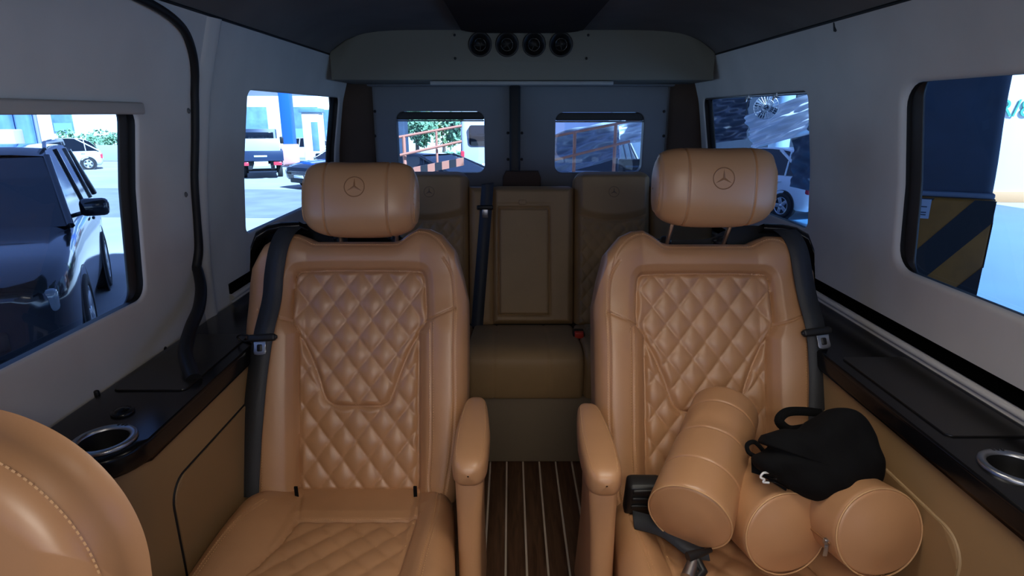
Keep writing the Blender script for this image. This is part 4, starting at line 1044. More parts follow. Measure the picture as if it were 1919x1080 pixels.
M_LAMP = mat('lamp_lens', (.22, .25, .28), .08, spec=.8); M_TAIL = mat('tail_lens', (.55, .04, .06), .2); M_PLATE = mat('number_plate', (.75, .78, .76), .5); M_TARP = mat('blue_tarpaulin', (.10, .20, .40), .6, noise=(2, .3))
# ground: three surfaces
def gquad(name, pts, m, dz, kind='structure'):
    mb = MB(); mb.add([(x, y, gz(x, y)+dz) for x, y in pts], [tuple(range(len(pts)))]); o = mb.build(name, m, smooth=False); o['kind'] = kind; return o
gquad('ground', [(-70, -30), (60, -30), (60, 90), (-70, 90)], M_ROAD, 0)
gquad('ground_garage_floor', [(1.3, -8), (13, -8), (13, 15.8), (3, 15.8), (1.3, 8)], M_GARF, .004)
gquad('ground_road', [(-70, 15.5), (-3.5, 13.2), (-3.5, 19.5), (-70, 24.5)], M_ASPH, .004)
# garage roof over the van, plus unseen slabs added behind to shade the yard
mb = MB()
for x0, x1, y0, y1 in ((-3.2, 7, -9, 6.0), (1.5, 5.4, 6.9, 11), (4.5, 9.5, 8.2, 13)): mb.box((x0, y0, 3.55), (x1, y1, 3.75), 0)
for y in range(-8, 7, 2): mb.box((-3.2, y, 3.35), (7, y+.12, 3.55), 0)
o = mb.build('ceiling_garage_and_shades', M_ROOF, smooth=False); o['kind'] = 'structure'
# --- cars
def wheel(parent, x, y, r, sd, rimm=M_RIM, wd=.20):
    M = Matrix.Translation((x, y, r)) @ Matrix.Rotation(-sd*PI/2, 4, 'X')
    mb = MB(); mb.lathe([(r*.62, -wd), (r*.95, -wd), (r, -wd+.03), (r, -.03), (r*.95, 0), (r*.70, .005), (r*.66, -.03)], M, 28); wo = mb.build('wheel', M_TYRE, parent)
    mb = MB(); mb.lathe([(r*.68, -.03), (r*.68, -.004), (r*.62, -.004), (r*.60, -.05), (r*.0, -.05)], M, 28)
    for k in range(5):
        Mk = M @ Matrix.Rotation(2*PI*k/5, 4, 'Z'); mb.box((r*.10, -.045*r/.3, -.045), (r*.63, .045*r/.3, -.006), .008, M=Mk)
    mb.lathe([(r*.16, -.04), (r*.15, -.002), (0, .002)], M, 14)
    mb.build('rim', rimm, wo)
def car(name, x, y, yaw, label, cat, L, Wd, H, belt, hood, body_m, top, wheel_r=.32, wb=None, ground_c=.20, front=('grille',), rear_sq=False, group=None, rails=False):
    """top: greenhouse side outline as (x, z) list from windscreen foot to rear glass foot; hood: bonnet/boot height list [(x, z)] along the length"""
    r = groot(name, x, y, yaw, label, cat, group); hw = Wd/2
    xs = [-L/2, -L/2+.03, -L/2+.12, -L/2+.30, -L*.30, -L*.15, 0, L*.15, L*.30, L/2-.45, L/2-.22, L/2-.08, L/2-.01, L/2]
    hx = [p[0] for p in hood]; hz = [p[1] for p in hood]; P = []
    for i, xx in enumerate(xs):
        e = min(xx + L/2, L/2 - xx); k = .80 + .20*math.sqrt(1 - (1 - min(e/.55, 1))**2) if e < .55 else 1
        if i in (0, len(xs)-1): k *= .93
        zt = float(np.interp(xx, hx, hz)); zb = ground_c + (.12 if e < .1 else 0)
        if i in (0, len(xs)-1): zt -= .10; zb += .06
        zm = zb + (zt-zb)*.62; h_ = hw*k
        half = [(h_*.80, zb), (h_*.95, zb+.06), (h_*.985, zb+.18), (h_, zm), (h_*.985, zt-.10), (h_*.93, zt-.03), (h_*.82, zt), (h_*.4, zt+.018)]
        P.append([(xx, a, b) for a, b in half] + [(xx, -a, b) for a, b in half[::-1]])
    mb = MB(); mb.grid(P, cv=True, flip=True); mb.add(P[0], [tuple(range(16))]); mb.add(P[-1], [tuple(range(16))[::-1]]); mb.build('body', body_m, r, sharp=55)
    # greenhouse
    def gh(zf): return hw*(.93 - .20*zf)
    zb = belt; ztop = max(p[1] for p in top)
    pts = spath2(top, 3); mb = MB(); P = []
    for sdg in (1, -1): P.append([(a, sdg*gh((b-zb)/(ztop-zb)), b) for a, b in pts])
    base = [(a, b) for a, b in pts]
    mb.add(P[0] + P[1], [tuple(range(len(pts))), tuple(range(len(pts), 2*len(pts)))[::-1]] + [(i, len(pts)+i, len(pts)+i+1, i+1) for i in range(len(pts)-1)]); mb.build('glasshouse', DGLASS, r, smooth=False)
    mb = MB(); rp = [p for p in pts if p[1] > ztop - .09]; P = []
    for a, b in rp:
        w2 = gh((b-zb)/(ztop-zb)) + .012; P.append([(a, -w2, b-.05), (a, -w2*.97, b+.005), (a, -w2*.6, b+.022), (a, w2*.6, b+.022), (a, w2*.97, b+.005), (a, w2, b-.05)])
    mb.grid(P); mb.build('roof', body_m, r)
    a0, aN = top[0], top[-1]; tt = [p for p in top if p[1] > ztop-.12]
    pil = [(a0, tt[0]), (aN, tt[-1])]; nmid = [ (a0[0]*.45 + tt[0][0]*.0 + aN[0]*.05 - .1, )]
    xm = (tt[0][0] + tt[-1][0])/2
    pil += [((xm+.15, zb), (xm+.12, ztop-.03)), ((xm-.75, zb), (xm-.72, ztop-.04))]
    for sdg in (1, -1):
        for p, q in pil:
            if min(p[0], q[0]) < aN[0]-.01: continue
            mb = MB(); mb.tube([(p[0], sdg*(gh(0)+.004), p[1]), (q[0], sdg*(gh((q[1]-zb)/(ztop-zb))+.004), q[1])], .035 if p in (a0, aN) else .022, 6); mb.build('pillar', body_m, r)
        mb = MB(); mx = a0[0] - .32; mb.box((mx-.05, sdg*hw*1.0 if sdg > 0 else -hw-.24, belt+.02), (mx+.06, hw+.24 if sdg > 0 else -hw, belt+.19), .05, seg=3); mb.tube([(mx, sdg*hw*.92, belt+.03), (mx, sdg*(hw+.08), belt+.07)], .02, 6); mb.build('mirror', body_m, r)
        wbb = wb or L*.58
        for xx in (wbb/2 + .02, -wbb/2 + .02):
            mb = MB(); M = Matrix.Translation((xx, sdg*(hw-.012), wheel_r)) @ Matrix.Rotation(-sdg*PI/2, 4, 'X'); mb.lathe([(0, .004), (wheel_r*1.14, .004), (wheel_r*1.20, .012), (wheel_r*1.23, .0)], M, 28); mb.build('wheel_arch', M_BKP, r)
            wheel(r, xx, sdg*(hw+.012), wheel_r, sdg)
        for xx in (xm+.30, xm-.62):
            mb = MB(); mb.box((xx-.09, min(sdg*hw, sdg*(hw+.03)), belt-.14), (xx+.09, max(sdg*hw, sdg*(hw+.03)), belt-.11), .01); mb.build('door_handle', body_m, r)
        zf = float(np.interp(L/2-.1, hx, hz))
        mb = MB(); mb.box((L/2-.34, min(sdg*hw*.50, sdg*hw*.90), zf-.27), (L/2-.02, max(sdg*hw*.50, sdg*hw*.90), zf-.09), .04, seg=3); mb.build('headlamp', M_LAMP, r)
        zr = float(np.interp(-L/2+.1, hx, hz))
        mb = MB(); mb.box((-L/2-.012, min(sdg*hw*.60, sdg*hw*.90), zr-.36), (-L/2+.16, max(sdg*hw*.60, sdg*hw*.90), zr-.12), .04, seg=3); mb.build('tail_lamp', M_TAIL, r)
        if rails: mb = MB(); mb.tube([(tt[0][0]-.15, sdg*gh(.98), ztop-.01), (tt[0][0]-.25, sdg*gh(1), ztop+.05), (tt[-1][0]+.2, sdg*gh(1), ztop+.05), (tt[-1][0]+.1, sdg*gh(1), ztop)], .018, 8); mb.build('roof_rail', M_RIM, r)
    mb = MB(); mb.box((L/2-.05, -hw*.45, zf-.26), (L/2+.012, hw*.45, zf-.12), .02); mb.box((L/2-.04, -hw*.55, zf-.52), (L/2+.02, hw*.55, zf-.36), .03); mb.build('grille', M_BKP, r)
    for k in range(3): mb = MB(); mb.box((L/2+.0, -hw*.43, zf-.245+.045*k), (L/2+.018, hw*.43, zf-.235+.045*k), .003); mb.build('grille_bar', CHROME, r)
    mb = MB(); mb.box((L/2+.0, -.26, zf-.36), (L/2+.026, .26, zf-.27), .006); mb.build('number_plate', M_PLATE, r)
    mb = MB(); mb.box((-L/2-.02, -.26, zr-.42), (-L/2+.0, .26, zr-.30), .006); mb.build('number_plate', M_PLATE, r)
    return r
car('suv', -5.30, 5.68, math.radians(-59), 'black SUV parked close outside the front left window, facing the camera', 'car', 4.55, 1.84, 1.78, 1.12, [(-2.3, 1.02), (-2.0, 1.12), (.75, 1.12), (1.3, 1.08), (2.0, .98), (2.28, .84)], P_BLACK, [(.98, 1.10), (.22, 1.69), (-.2, 1.76), (-1.0, 1.77), (-1.75, 1.70), (-2.12, 1.12)], .36, 2.62, rails=True)
q = gpt(128, 318)
car('hatchback', q.x-.2, q.y, math.radians(214), 'small silver hatchback on the road beyond the black SUV', 'car', 3.6, 1.6, 1.5, .92, [(-1.8, .86), (-1.6, .94), (.8, .90), (1.2, .84), (1.6, .72), (1.8, .62)], P_SILV, [(1.05, .88), (.45, 1.38), (0, 1.50), (-.8, 1.50), (-1.35, 1.36), (-1.68, .93)], .29, 2.38)
# flatbed truck seen from behind
q = gpt(500, 332)
tk = groot('flatbed_truck', q.x-.55, q.y+1.2, math.radians(112), 'small dark blue flatbed truck seen from behind through the rear left window', 'truck')
mb = MB(); mb.box((.75, -.80, .45), (2.35, .80, 1.40), .06, seg=3); mb.prism([(.78, 1.38), (2.28, 1.38), (1.95, 1.97), (.95, 1.97)], -.74, .74, axis=1, bev=.05); mb.build('cab', P_BLUE, tk, sharp=50)
mb = MB(); mb.box((.765, -.60, 1.42), (.80, .60, 1.82), .02); mb.build('rear_window', DGLASS, tk)
mb = MB(); mb.box((-2.45, -.84, .74), (.66, .84, .80), .01); mb.build('bed_floor', P_BLUE, tk)
for sd in (1, -1): mb = MB(); mb.box((-2.45, sd*.84-.02, .74), (.66, sd*.84+.02, 1.12), .01); mb.build('bed_side', P_BLUE, tk)
mb = MB(); mb.box((-2.49, -.86, .72), (-2.45, .86, 1.12), .01); tg = mb.build('tailgate', P_BLUE, tk)
mb = MB(); mb.box((-2.50, -.24, .88), (-2.488, .24, .94), .004); mb.build('tailgate_lettering', M_PLATE, tg)
mb = MB(); mb.box((.60, -.80, .74), (.68, .80, 1.55), .02); mb.build('headboard', P_SILV, tk)
for sd in (1, -1):
    mb = MB(); mb.box((-2.50, sd*.62-.16, .54), (-2.44, sd*.62+.16, .68), .02); mb.build('tail_lamp', M_TAIL, tk)
    for xx in (-1.2, 1.6): wheel(tk, xx, sd*.80, .30, sd)
    mb = MB(); mb.box((1.75, sd*.95-.08, 1.3), (1.82, sd*.95+.08, 1.62), .03); mb.build('mirror', BLK, tk)
mb = MB(); mb.box((-2.49, -.26, .52), (-2.46, .26, .70), .01); mb.build('number_plate', M_PLATE, tk)
mb = MB(); mb.box((-2.3, -.5, .38), (2.1, -.35, .72), .01); mb.box((-2.3, .35, .38), (2.1, .5, .72), .01); mb.box((-1.3, -.8, .25), (-1.1, .8, .35), .02); mb.build('chassis', M_BKP, tk)
# dark saloon facing us beside the truck
q = gpt(585, 356)
car('saloon_car', q.x+1.1, q.y+1.9, math.radians(-128), 'black saloon car with bright grille, half hidden behind the left headrest', 'car', 4.7, 1.85, 1.45, .93, [(-2.35, .95), (-1.7, 1.0), (.8, .98), (1.4, .92), (2.1, .80), (2.35, .70)], P_BLACK, [(1.15, .95), (.35, 1.38), (-.1, 1.45), (-.7, 1.43), (-1.75, 1.0)], .33, 2.8)
x_, y_ = bpt(575, 36)
car('parked_car', x_, y_, math.radians(175), 'white car parked at the roadside behind the salmon pillar base', 'car', 4.4, 1.75, 1.45, .92, [(-2.2, .90), (-1.7, .96), (.8, .94), (1.3, .88), (1.9, .76), (2.2, .66)], P_WHITE, [(1.1, .92), (.35, 1.36), (-.1, 1.43), (-.8, 1.42), (-1.75, .96)], .32, 2.6)
# blue post with salmon base
x_, y_ = bpt(550, 33)
po = groot('gate_post', x_, y_, 0, 'tall bright blue pillar with salmon coloured base across the street', 'pillar')
mb = MB(); mb.box((-.29, -.29, 1.15), (.29, .29, 7.0), .02); mb.build('shaft', M_COLB, po); mb = MB(); mb.box((-.36, -.36, 0), (.36, .36, 1.15), .03); mb.build('base', M_PINK, po)
x_, y_ = bpt(596, 30)
bo = groot('booth', x_, y_, .1, 'narrow white booth beside the blue pillar, seen through the rear left window', 'booth')
mb = MB(); mb.box((-.42, -.5, 0), (.42, .5, 2.75), .03); mb.build('body', M_WHITE, bo); mb = MB(); mb.box((-.50, -.58, 2.75), (.50, .58, 2.95), .02); mb.build('roof', M_BLUEG, bo); mb = MB(); mb.box((.02, -.52, .9), (.34, -.50, 2.3), .01); mb.build('door_panel', M_BLUEG, bo)
# buildings across the street
def building(px0, px1, dist, h, label, wins, bands=(), name='building'):
    a = Vector(bpt(px0, dist)); b = Vector(bpt(px1, dist)); d = (b-a); L = d.length; r = groot(name, a.x, a.y, math.atan2(d.y, d.x), label, 'building')
    mb = MB(); mb.box((0, 0, -1), (L, 6, h), .03); mb.build('wall', M_WHITE, r)
    for (x0, x1, z0, z1) in wins:
        mb = MB(); mb.box((x0*L, -.06, z0), (x1*L, .02, z1), .01); wn = mb.build('window', M_BLUEG, r); mb = MB(); mb.box((x0*L+.1, -.075, z0+.1), (x1*L-.1, -.055, (z0+z1)/2), .0); mb.build('pane', mat('pale_glass', (.2, .35, .5), .2), wn)
    for (z0, z1) in bands: mb = MB(); mb.box((-.1, -.35, z0), (L+.1, .0, z1), .02); mb.build('fascia', M_BLUEG, r)
    return r
building(-260, 240, 44, 9, 'white building with a small blue shuttered window beyond the silver hatchback', [(.756, .832, 1.7, 3.1)])
building(420, 680, 46, 8.5, 'white and blue workshop front across the street behind the truck', [(.02, .36, .4, 3.6), (.46, .72, .4, 3.6), (.76, .98, .4, 3.4)], [(4.85, 7.6)])
# hedges and trees as masses of leaf blades on stems
def leafy(name, x, y, w_, d_, z0, z1, n, m, label, cat, group=None, trunk=True, sz=.22):
    r = groot(name, x, y, 0, label, cat, group); rs = random.Random(int(x*31+y*7)); mb = MB(); cz = (z0+z1)/2
    blobs = [(rs.uniform(-.6, .6)*w_, rs.uniform(-.5, .5)*d_, rs.uniform(z0+.2*(z1-z0), z1-.2*(z1-z0)), rs.uniform(.35, .55)) for _ in range(9)]
    for i in range(n):
        bx, by, bz, br = rs.choice(blobs); v = Vector((rs.gauss(0, 1), rs.gauss(0, 1), rs.gauss(0, 1))).normalized()*rs.uniform(.6, 1)
        c = Vector((bx + v.x*br*w_*.8, by + v.y*br*d_*.9, bz + v.z*br*(z1-z0)*.5)); a = Vector((rs.uniform(-1, 1), rs.uniform(-1, 1), rs.uniform(-1, 1))).normalized(); b = a.orthogonal().normalized(); s_ = sz*rs.uniform(.6, 1.3)
        mb.add([c-a*s_, c+b*s_*.5, c+a*s_, c-b*s_*.5], [(0, 1, 2, 3)], flat=True)
    mb.build('foliage', m, r, smooth=False)
    if trunk:
        mb = MB(); mb.tube([(0, 0, 0), (.05, 0, z0), (0, .1, cz)], [.14, .10, .05], 8); mb.build('trunk', M_BARK, r)
    return r
for px, dd, w_, z1 in ((140, 38, 1.9, 2.0), (215, 40, 2.0, 1.9), (30, 40, 1.6, 1.8)):
    x_, y_ = bpt(px, dd); leafy('hedge_bush', x_, y_, w_, 1.0, .5, z1, 700, M_LEAF, {140: 'clipped green bush under the blue shuttered window', 215: 'green bush right of the blue shuttered window, beside the black glass edge', 30: 'green bush behind the tarpaulins left of the black SUV'}[px], 'bush', trunk=True, sz=.12)
a = Vector(bpt(-200, 37)); b = Vector(bpt(245, 37)); d = b-a; fn_ = groot('roadside_fence', a.x, a.y, math.atan2(d.y, d.x), 'low grey roadside fence behind the silver hatchback', 'fence'); L = d.length
mb = MB(); mb.box((0, -.02, .1), (L, .02, 1.0), .01); mb.build('panel', mat('grey_fence', (.30, .32, .34), .8), fn_)
for k in range(9): mb = MB(); mb.tube([(L*k/8, -.06, 0), (L*k/8, -.06, 1.15)], .04, 8); mb.build('post', M_BARK, fn_)
for i, (px, dd, w_, z0, z1, m) in enumerate(((785, 30, 1.5, 1.0, 3.1, M_LEAF), (835, 34, 1.9, .8, 3.3, M_LEAF2), (870, 31, 1.4, .9, 3.0, M_LEAF))):
    x_, y_ = bpt(px, dd); leafy('street_tree', x_, y_, w_, 1.5, z0, z1, 1100, m, ('dark green tree at the left of the rear left door window', 'pale yellow-green tree in the middle of the rear left door window', 'green tree beside the silver van')[i], 'tree', 'trees behind the orange railing', sz=.16)
x_, y_ = bpt(860, 27); leafy('hedge_bush', x_, y_, .8, .8, .1, 1.0, 500, M_LEAF, 'low dark bush behind the railing next to the silver van', 'bush', sz=.12)
# tarpaulin stall left of the SUV
x_, y_ = bpt(12, 13)
ta = groot('tarpaulin_screen', x_, y_, .35, 'hanging blue tarpaulins behind the black SUV at the left picture edge', 'tarpaulin')
P = []
for i in range(60):
    u = i/59; P.append([(-1.3 + 2.0*u + .03*math.sin(40*u+z), .10*math.sin(34*u) + .05*math.sin(71*u+.5*z), z) for z in np.linspace(.05, 3.2, 12)])
mb = MB(); mb.grid(P); mb.build('sheet', M_TARP, ta)
mb = MB(); mb.tube([(-1.35, 0, 0), (-1.35, 0, 3.25)], .04, 8); mb.build('pole', M_RIM, ta); mb = MB(); mb.tube([(.72, 0, 0), (.72, 0, 3.25)], .04, 8); mb.build('pole', M_RIM, ta)
x_, y_ = bpt(22, 11); cb = groot('cardboard_box_stack', x_, y_, .3, 'pale crate in front of the blue tarpaulins', 'crate'); mb = MB(); mb.box((-.22, -.2, 0), (.22, .2, 1.95), .02); mb.build('crate_body', mat('pale_crate', (.5, .42, .42), .8), cb); mb = MB(); mb.box((-.23, -.21, .95), (.23, .21, 1.0), .01); mb.build('crate_strap', M_BKP, cb)
# --- behind the van
def rail_set(pts_top, pts_low, posts, dist, label, curb=None):
    def Q(px, py): return view_pt(px, py, dist)
    o0 = Q(*pts_top[0]); r = empty('ramp_railing', (o0.x, o0.y, gz(o0.x, o0.y)), label=label, cat='railing'); O = r.location
    for nm, (a, b) in (('top_rail', pts_top), ('middle_rail', pts_low)): mb = MB(); mb.tube([Q(*a) - O, Q(*b) - O], .026, 8); mb.build(nm, M_OR, r)
    for px, wd in posts:
        tp = Q(px, np.interp(px, [pts_top[0][0], pts_top[1][0]], [pts_top[0][1], pts_top[1][1]])); lo = Vector((tp.x, tp.y, gz(tp.x, tp.y))); mb = MB(); mb.tube([lo - O, tp - O], wd, 8); mb.build('post', M_OR, r)
    if curb:
        (a, b) = curb; n = 8
        for k in range(n):
            A = Q(a[0] + (b[0]-a[0])*k/n, a[1] + (b[1]-a[1])*k/n); B = Q(a[0] + (b[0]-a[0])*(k+1)/n, a[1] + (b[1]-a[1])*(k+1)/n); up = Vector((0, 0, .075)); bk = Vector((0, .12, 0))
            mb = MB(); mb.add([p - O for p in (A-up, B-up, B+up, A+up, A-up+bk, B-up+bk, B+up+bk, A+up+bk)], [(0, 1, 2, 3), (3, 2, 6, 7), (4, 7, 6, 5), (0, 4, 5, 1), (0, 3, 7, 4), (1, 5, 6, 2)], flat=True); mb.build('kerb_block', M_OR if k % 2 else M_BKP, r)
    return r
rail_set(((735, 260), (869, 236)), ((735, 295), (869, 265)), ((745, .02), (760, .036), (821, .024)), 11.5, 'orange ramp railing seen through the rear left door window', ((765, 324), (872, 303)))
rail_set(((1035, 257), (1215, 221)), ((1035, 302), (1184, 265)), ((1081, .034), (1158, .034)), 11.5, 'orange ramp railing in shade seen through the rear right door window')
x_, y_ = bpt(750, 16); mb = MB(); mb.box((-.26, -.3, 0), (.26, .3, 3.9), .02); o = mb.build('concrete_column', M_COLG); o.matrix_world = Matrix.Translation((x_, y_, gz(x_, y_))); tag(o, 'dark column at the left edge of the rear left door window', 'column')
x_, y_ = bpt(775, 14.8)
car('parked_car', x_, y_, math.radians(150), 'dark low car behind the orange railing in the rear left door window', 'car', 4.5, 1.8, 1.38, .90, [(-2.25, .90), (-1.7, .95), (.8, .93), (1.4, .86), (2.0, .74), (2.25, .64)], P_BLACK, [(1.15, .92), (.35, 1.30), (-.1, 1.36), (-.8, 1.34), (-1.85, .95)], .32, 2.7)
x_, y_ = bpt(900, 17.2)
sv = groot('silver_van', x_+.30, y_+2.0, math.radians(92), 'silver passenger van seen from behind through the rear left door window', 'van')
mb = MB(); mb.prism([(-2.3, .28), (2.0, .28), (2.35, .6), (2.3, 1.05), (1.7, 1.30), (1.1, 2.10), (.6, 2.22), (-2.1, 2.22), (-2.28, 1.9), (-2.36, 1.2), (-2.38, .5)], -.86, .86, axis=1, bev=.12, seg=4); mb.build('body', P_SILV, sv, sharp=60)
mb = MB(); mb.prism(rrect(-.62, .62, 1.50, 2.06, .08), -2.37, -2.24, axis=0, bev=.01); mb.build('rear_window', DGLASS, sv)
mb = MB(); mb.box((-2.395, -.27, .72), (-2.36, .27, 1.0), .03); mb.build('number_plate', M_PLATE, sv)
for sd in (1, -1):
    mb = MB(); mb.box((-2.37, min(sd*.76, sd*.87), .9), (-2.2, max(sd*.76, sd*.87), 1.35), .02); mb.build('tail_lamp', M_TAIL, sv)
    mb = MB(); mb.prism(rrect(-2.0, .9, 1.28, 1.98, .08), min(sd*.85, sd*.868), max(sd*.85, sd*.868), axis=1, bev=.004); mb.build('side_window', DGLASS, sv)
    for xx in (-1.45, 1.4): wheel(sv, xx, sd*.86, .33, sd)
mb = MB(); mb.box((-2.44, -.80, .30), (-2.3, .80, .55), .05, seg=3); mb.build('bumper', P_SILV, sv)
# right of the rear doors: a car under clear plastic, a dark-grilled van
x_, y_ = bpt(1128, 13.6)
car('covered_car', x_-.1, y_+.6, math.radians(-110), 'silver car under a plastic sheet behind the rear right door window', 'car', 4.6, 1.85, 1.75, 1.05, [(-2.3, 1.0), (-1.8, 1.05), (.8, 1.05), (1.4, 1.0), (2.05, .88), (2.3, .76)], P_SILV, [(1.1, 1.02), (.35, 1.62), (-.1, 1.72), (-1.0, 1.72), (-2.0, 1.06)], .34, 2.7)
def sheet(name, corners, n1, n2, amp, m, label, cat, seed=1, dirv=None, fold=None):
    a, b, c, d = [Vector(q) for q in corners]; rs = random.Random(seed); ph = [rs.uniform(0, 6) for _ in range(6)]; nrm = (b-a).cross(d-a).normalized(); P = []
    for i in range(n1+1):
        u = i/n1; row = []
        for j in range(n2+1):
            v = j/n2; p = (a*(1-u)+b*u)*(1-v) + (d*(1-u)+c*u)*v
            h = amp*(math.sin(13*v + 4*u + ph[0]) + .6*math.sin(29*v - 6*u + ph[1]) + .5*math.sin(9*u + 6*v + ph[2]) + .3*math.sin(47*v + 12*u + ph[3]))
            row.append(p + nrm*h)
        P.append(row)
    o0 = a; mb = MB(); mb.grid([[p - o0 for p in r] for r in P]); mb.grid([[p - o0 + nrm*.004 for p in r] for r in P], flip=True); o = mb.build(name, m); o.location = o0; tag(o, label, cat)
    if 'curtain' in name:
        for q in (Vector((0, 0, 0)), b-a):
            cd = MB(); cd.tube([q, q + Vector((0, 0, 3.45 - (o0+q).z))], .008, 6); cd.build('hanging_cord', M_BKP, o)
    return o
M_SHEET = mat('milky_plastic_sheet', (.70, .74, .80), .22, spec=.8); M_SHD = mat('smoky_plastic_sheet', (.055, .065, .09), .22, spec=.9)
sheet('plastic_sheet', (view_pt(1030, 252, 12.6), view_pt(1164, 225, 12.6), view_pt(1164, 300, 12.2), view_pt(1030, 330, 12.2)), 24, 70, .05, mat('grey_plastic_cover', (.22, .25, .30), .22, spec=.8), 'grey plastic sheet draped behind the orange railing, rear right door window', 'plastic sheet', 4)
sheet('plastic_sheet', (view_pt(1158, 228, 12.9), view_pt(1225, 212, 12.9), view_pt(1225, 262, 12.9), view_pt(1158, 275, 12.9)), 20, 50, .05, M_SHEET, 'pale plastic sheet catching the light at the right of the rear right door window', 'plastic sheet', 9)
x_, y_ = bpt(1193, 11.9); gr = groot('dark_crate', x_, y_, .1, 'dark louvred machine at the right of the rear right door window', 'machine'); mb = MB(); mb.box((-.28, -.2, 0), (.28, .2, 1.36), .03); mb.build('casing', M_BKP, gr)
for k in range(9): mb = MB(); mb.box((-.24, -.215, .45+.095*k), (.24, -.195, .49+.095*k), .006); mb.build('louvre', M_COLG, gr)
x_, y_ = bpt(1120, 26); mb = MB(); mb.box((-9, -.2, 0), (14, .2, 6.0), .02); o = mb.build('wall_yard', mat('yard_wall_blue', (.10, .15, .22), .8, noise=(.8, .3))); o.matrix_world = Matrix.Translation((x_+9.6, y_, gz(x_, y_)-.2)); o['kind'] = 'structure'
x_, y_ = bpt(1330, 21); x2, y2 = bpt(1660, 19); d = Vector((x2-x_, y2-y_, 0)); mb = MB(); mb.box((0, 0, -1), (d.length, .3, 6.0), .02); o = mb.build('wall_garage', mat('garage_wall_dark', (.035, .05, .075), .85, noise=(.7, .3))); o.matrix_world = Matrix.Translation((x_, y_, gz(x_, y_))) @ Matrix.Rotation(math.atan2(d.y, d.x), 4, 'Z'); o['kind'] = 'structure'
building(700, 960, 58, 9, 'pale building added as a bright backdrop behind the trees in the rear left door window', [(.2, .45, 3.4, 4.6)])  # white backdrop added so the background behind the trees reads bright
# --- seen through the rear right window
sheet('plastic_curtain', (view_pt(1402, 217, 8.4), view_pt(1524, 176, 7.6), view_pt(1520, 251, 7.6), view_pt(1412, 281, 8.4)), 70, 130, .034, M_SHEET, 'white plastic curtain with bright wrinkles in the rear right side window', 'plastic curtain', 12)
sheet('plastic_curtain', (view_pt(1322, 170, 9.2), view_pt(1410, 160, 8.8), view_pt(1404, 262, 8.8), view_pt(1322, 270, 9.2)), 50, 90, .030, M_SHD, 'dark crumpled plastic curtain left of the bright one in the rear right side window', 'plastic curtain', 21)
sheet('plastic_curtain', (view_pt(1490, 240, 9.6), view_pt(1530, 235, 9.2), view_pt(1530, 360, 9.2), view_pt(1486, 350, 9.6)), 30, 80, .025, M_COLG, 'dark blue plastic curtain hanging below the bright one, rear right side window', 'plastic curtain', 33)
c = view_pt(1440, 201, 7.4); fr_ = empty('wall_fan', c, label='round wire-caged fan above the bright plastic curtain', cat='fan'); view = (c - CAM).normalized(); fx = view.cross(Vector((0, 0, 1))).normalized(); fz = fx.cross(view).normalized(); MF = frame(fx, view, fz, (0, 0, 0))
mb = MB(); R_ = .145
for rr_ in (R_, R_*.66, R_*.33): mb.tube([MF @ Vector((rr_*math.cos(t), -.02*(1-rr_/R_), rr_*math.sin(t))) for t in np.linspace(0, 2*PI, 37)[:-1]], .005, 5, closed=True)
for k in range(24): t = 2*PI*k/24; mb.tube([MF @ Vector((.03*math.cos(t), -.03, .03*math.sin(t))), MF @ Vector((R_*math.cos(t), 0, R_*math.sin(t)))], .0045, 4)
mb.build('cage', M_RIM, fr_)
for k in range(4):
    t = PI/2*k + .4; mb = MB(); Mk = MF @ Matrix.Rotation(t, 4, 'Y') @ Matrix.Translation((.075, .04, 0)) @ Matrix.Rotation(.5, 4, 'X'); mb.box((-.06, -.004, -.04), (.065, .004, .04), .003, M=Mk); mb.build('blade', M_COLG, fr_)
mb = MB(); mb.box((-.03, .03, -.03), (.03, .16, .03), .01, M=MF); mb.tube([MF @ Vector((0, .10, 0)), MF @ Vector((0, .10, 1.0))], .015, 8); mb.build('motor', M_COLG, fr_)
x_, y_ = bpt(1460, 18); mb = MB(); mb.lathe([(.30, 0), (.30, 4.2)], n=28, cap=True); o = mb.build('round_column', mat('light_blue_paint', (.22, .34, .48), .5)); o.matrix_world = Matrix.Translation((x_, y_, gz(x_, y_))); tag(o, 'pale blue column behind the small white car, rear right side window', 'column')
q = gpt(1464, 410); ya = math.radians(112); q = q - Vector((math.cos(ya)*-1.17 - math.sin(ya)*.8, math.sin(ya)*-1.17 + math.cos(ya)*.8, 0))
car('small_car', q.x, q.y, ya, 'small pale car with alloy wheels half hidden behind the right headrest', 'car', 3.6, 1.6, 1.5, .95, [(-1.8, .9), (-1.6, .98), (.8, .95), (1.2, .9), (1.6, .8), (1.8, .7)], P_WHITE, [(1.1, .94), (.5, 1.38), (0, 1.50), (-.8, 1.50), (-1.35, 1.38), (-1.7, .97)], .29, 2.38)
# --- front right window: padded column on a striped plinth
colx, coly, cyaw = 2.86, 3.86, math.radians(-33)
cr = groot('padded_column', colx, coly, cyaw, 'square column wrapped in dull blue sheeting, standing on the yellow and black plinth', 'column')
mb = MB(); P = []
for z in np.linspace(1.555, 4.05, 26):
    row = []
    for a, b in rrect(-.26, .20, -.24, .26, .05, 4): k = 1 + .012*math.sin(9*z + 3*a*8) + .02*math.sin(2.3*z); row.append((a*k + .02*math.sin(z*1.7), b*k, z))
    P.append(row)
mb.grid(P, cv=True); mb.build('shaft', M_COLG, cr)
mb = MB(); mb.box((-.29, -.27, 1.536), (.215, .29, 1.57), .01); mb.build('rim', mat('pad_edge', (.17, .22, .30), .6), cr)
pl = groot('striped_plinth', colx, coly, cyaw, 'yellow and black striped bumper box round the foot of the column, with a paper note', 'plinth')
mb = MB(); mb.box((-.34, -.34, 0), (.22, .34, 1.535), .015); mb.build('box', M_YEL, pl)
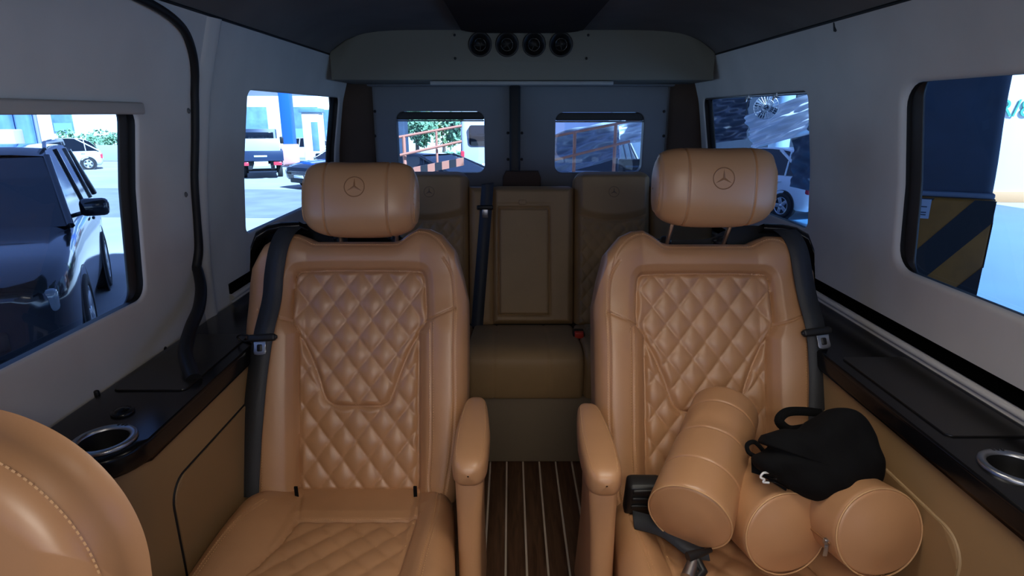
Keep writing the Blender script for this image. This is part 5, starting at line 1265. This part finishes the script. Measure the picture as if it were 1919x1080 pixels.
def band(parent, face, x0, w_, m=M_BKP):
    # slanting black band clipped to the face rectangle u in[-.34,.34], v in[0,1.385]
    U0, U1, V0, V1 = -.338, (.218 if face == 0 else .338), .002, 1.533; slope = 1.35
    pts = [(x0, V0), (x0+w_, V0), (x0+w_+ (V1-V0)/slope, V1), (x0+(V1-V0)/slope, V1)]
    def clipu(pts, U, keep):
        out = []
        for i in range(len(pts)):
            a, b = pts[i-1], pts[i]; ia, ib = keep(a[0]), keep(b[0])
            if ia != ib: t = (U-a[0])/(b[0]-a[0]); out.append((U, a[1]+(b[1]-a[1])*t))
            if ib: out.append(b)
        return out
    pts = clipu(pts, U0, lambda u: u >= U0); pts = clipu(pts, U1, lambda u: u <= U1) if pts else pts
    if len(pts) < 3: return
    f = {0: lambda u, v, d: (u, -.34 - d, v), 1: lambda u, v, d: (-.34 - d, -u, v), 2: lambda u, v, d: (.22 + d, u, v)}[face]
    mb = MB(); n = len(pts); vs = [f(u, v, .003) for u, v in pts] + [f(u, v, -.002) for u, v in pts]
    mb.add(vs, [tuple(range(n)), tuple(range(n, 2*n))[::-1]] + [(i, (i+1) % n, n+(i+1) % n, n+i) for i in range(n)], flat=True); mb.build('stripe', m, parent, smooth=False)
for x0 in (-1.42, -1.02, -.62, -.22, .18): band(pl, 0, x0, .20); band(pl, 1, x0+.1, .20); band(pl, 2, x0+.05, .20)
nt = groot('paper_note', colx, coly, cyaw, 'small pale printed note stuck on the striped plinth at its top left', 'paper note')
mb = MB(); mb.box((-.205, -.348, 1.405), (-.10, -.344, 1.525), .0); mb.build('sheet_of_paper', mat('note_paper', (.42, .46, .55), .8), nt, smooth=False)
for z in (1.50, 1.475, 1.44, 1.425): mb = MB(); mb.box((-.192, -.3495, z), (-.118 if z != 1.50 else -.15, -.348, z+.007), 0); mb.build('printed_line', M_COLG, nt, smooth=False)
# white hall with orange skirting across the yard on the right
ww = groot('white_hall', 13.0, 16.2, math.radians(-6), 'white wall with orange skirting and green lettering at the right picture edge', 'building')
mb = MB(); mb.box((-.6, 0, 0), (14, 3, 5.0), .02); mb.build('wall', M_WHITE, ww); mb = MB(); mb.box((-.62, -.03, .0), (14, .0, .30), .005); mb.build('skirting', M_ORB, ww)
mb = MB(); mb.box((-.6, -.05, 3.4), (14, .0, 3.9), .01); mb.build('eaves', M_ROOF, ww)
tx = bpy.data.curves.new('sign_lettering', 'FONT'); tx.body = 'R/8'; tx.size = .62; tx.extrude = .01
tmp = bpy.data.objects.new('tmp_text', tx); COL.objects.link(tmp); bpy.context.view_layer.update()
tme = bpy.data.meshes.new_from_object(tmp.evaluated_get(bpy.context.evaluated_depsgraph_get())); bpy.data.objects.remove(tmp, do_unlink=True)
tme.materials.clear(); tme.materials.append(mat('green_lettering', (.05, .32, .22), .6))
to = link('sign_lettering', tme, ww, False); to.location = (-.1, -.03, 2.28); to.rotation_euler = (PI/2, 0, 0)
ys = groot('clearance_sign', 4.6, 5.0, math.radians(-40), 'small yellow sign at the top right corner of the front right window', 'sign'); mb = MB(); mb.box((-.02, -.01, 3.02), (.45, .01, 3.30), .005); mb.build('board', M_YEL, ys); mb = MB(); mb.tube([(.2, .02, 3.2), (.2, .02, 4.3)], .015, 8); mb.build('hanger', M_BKP, ys)
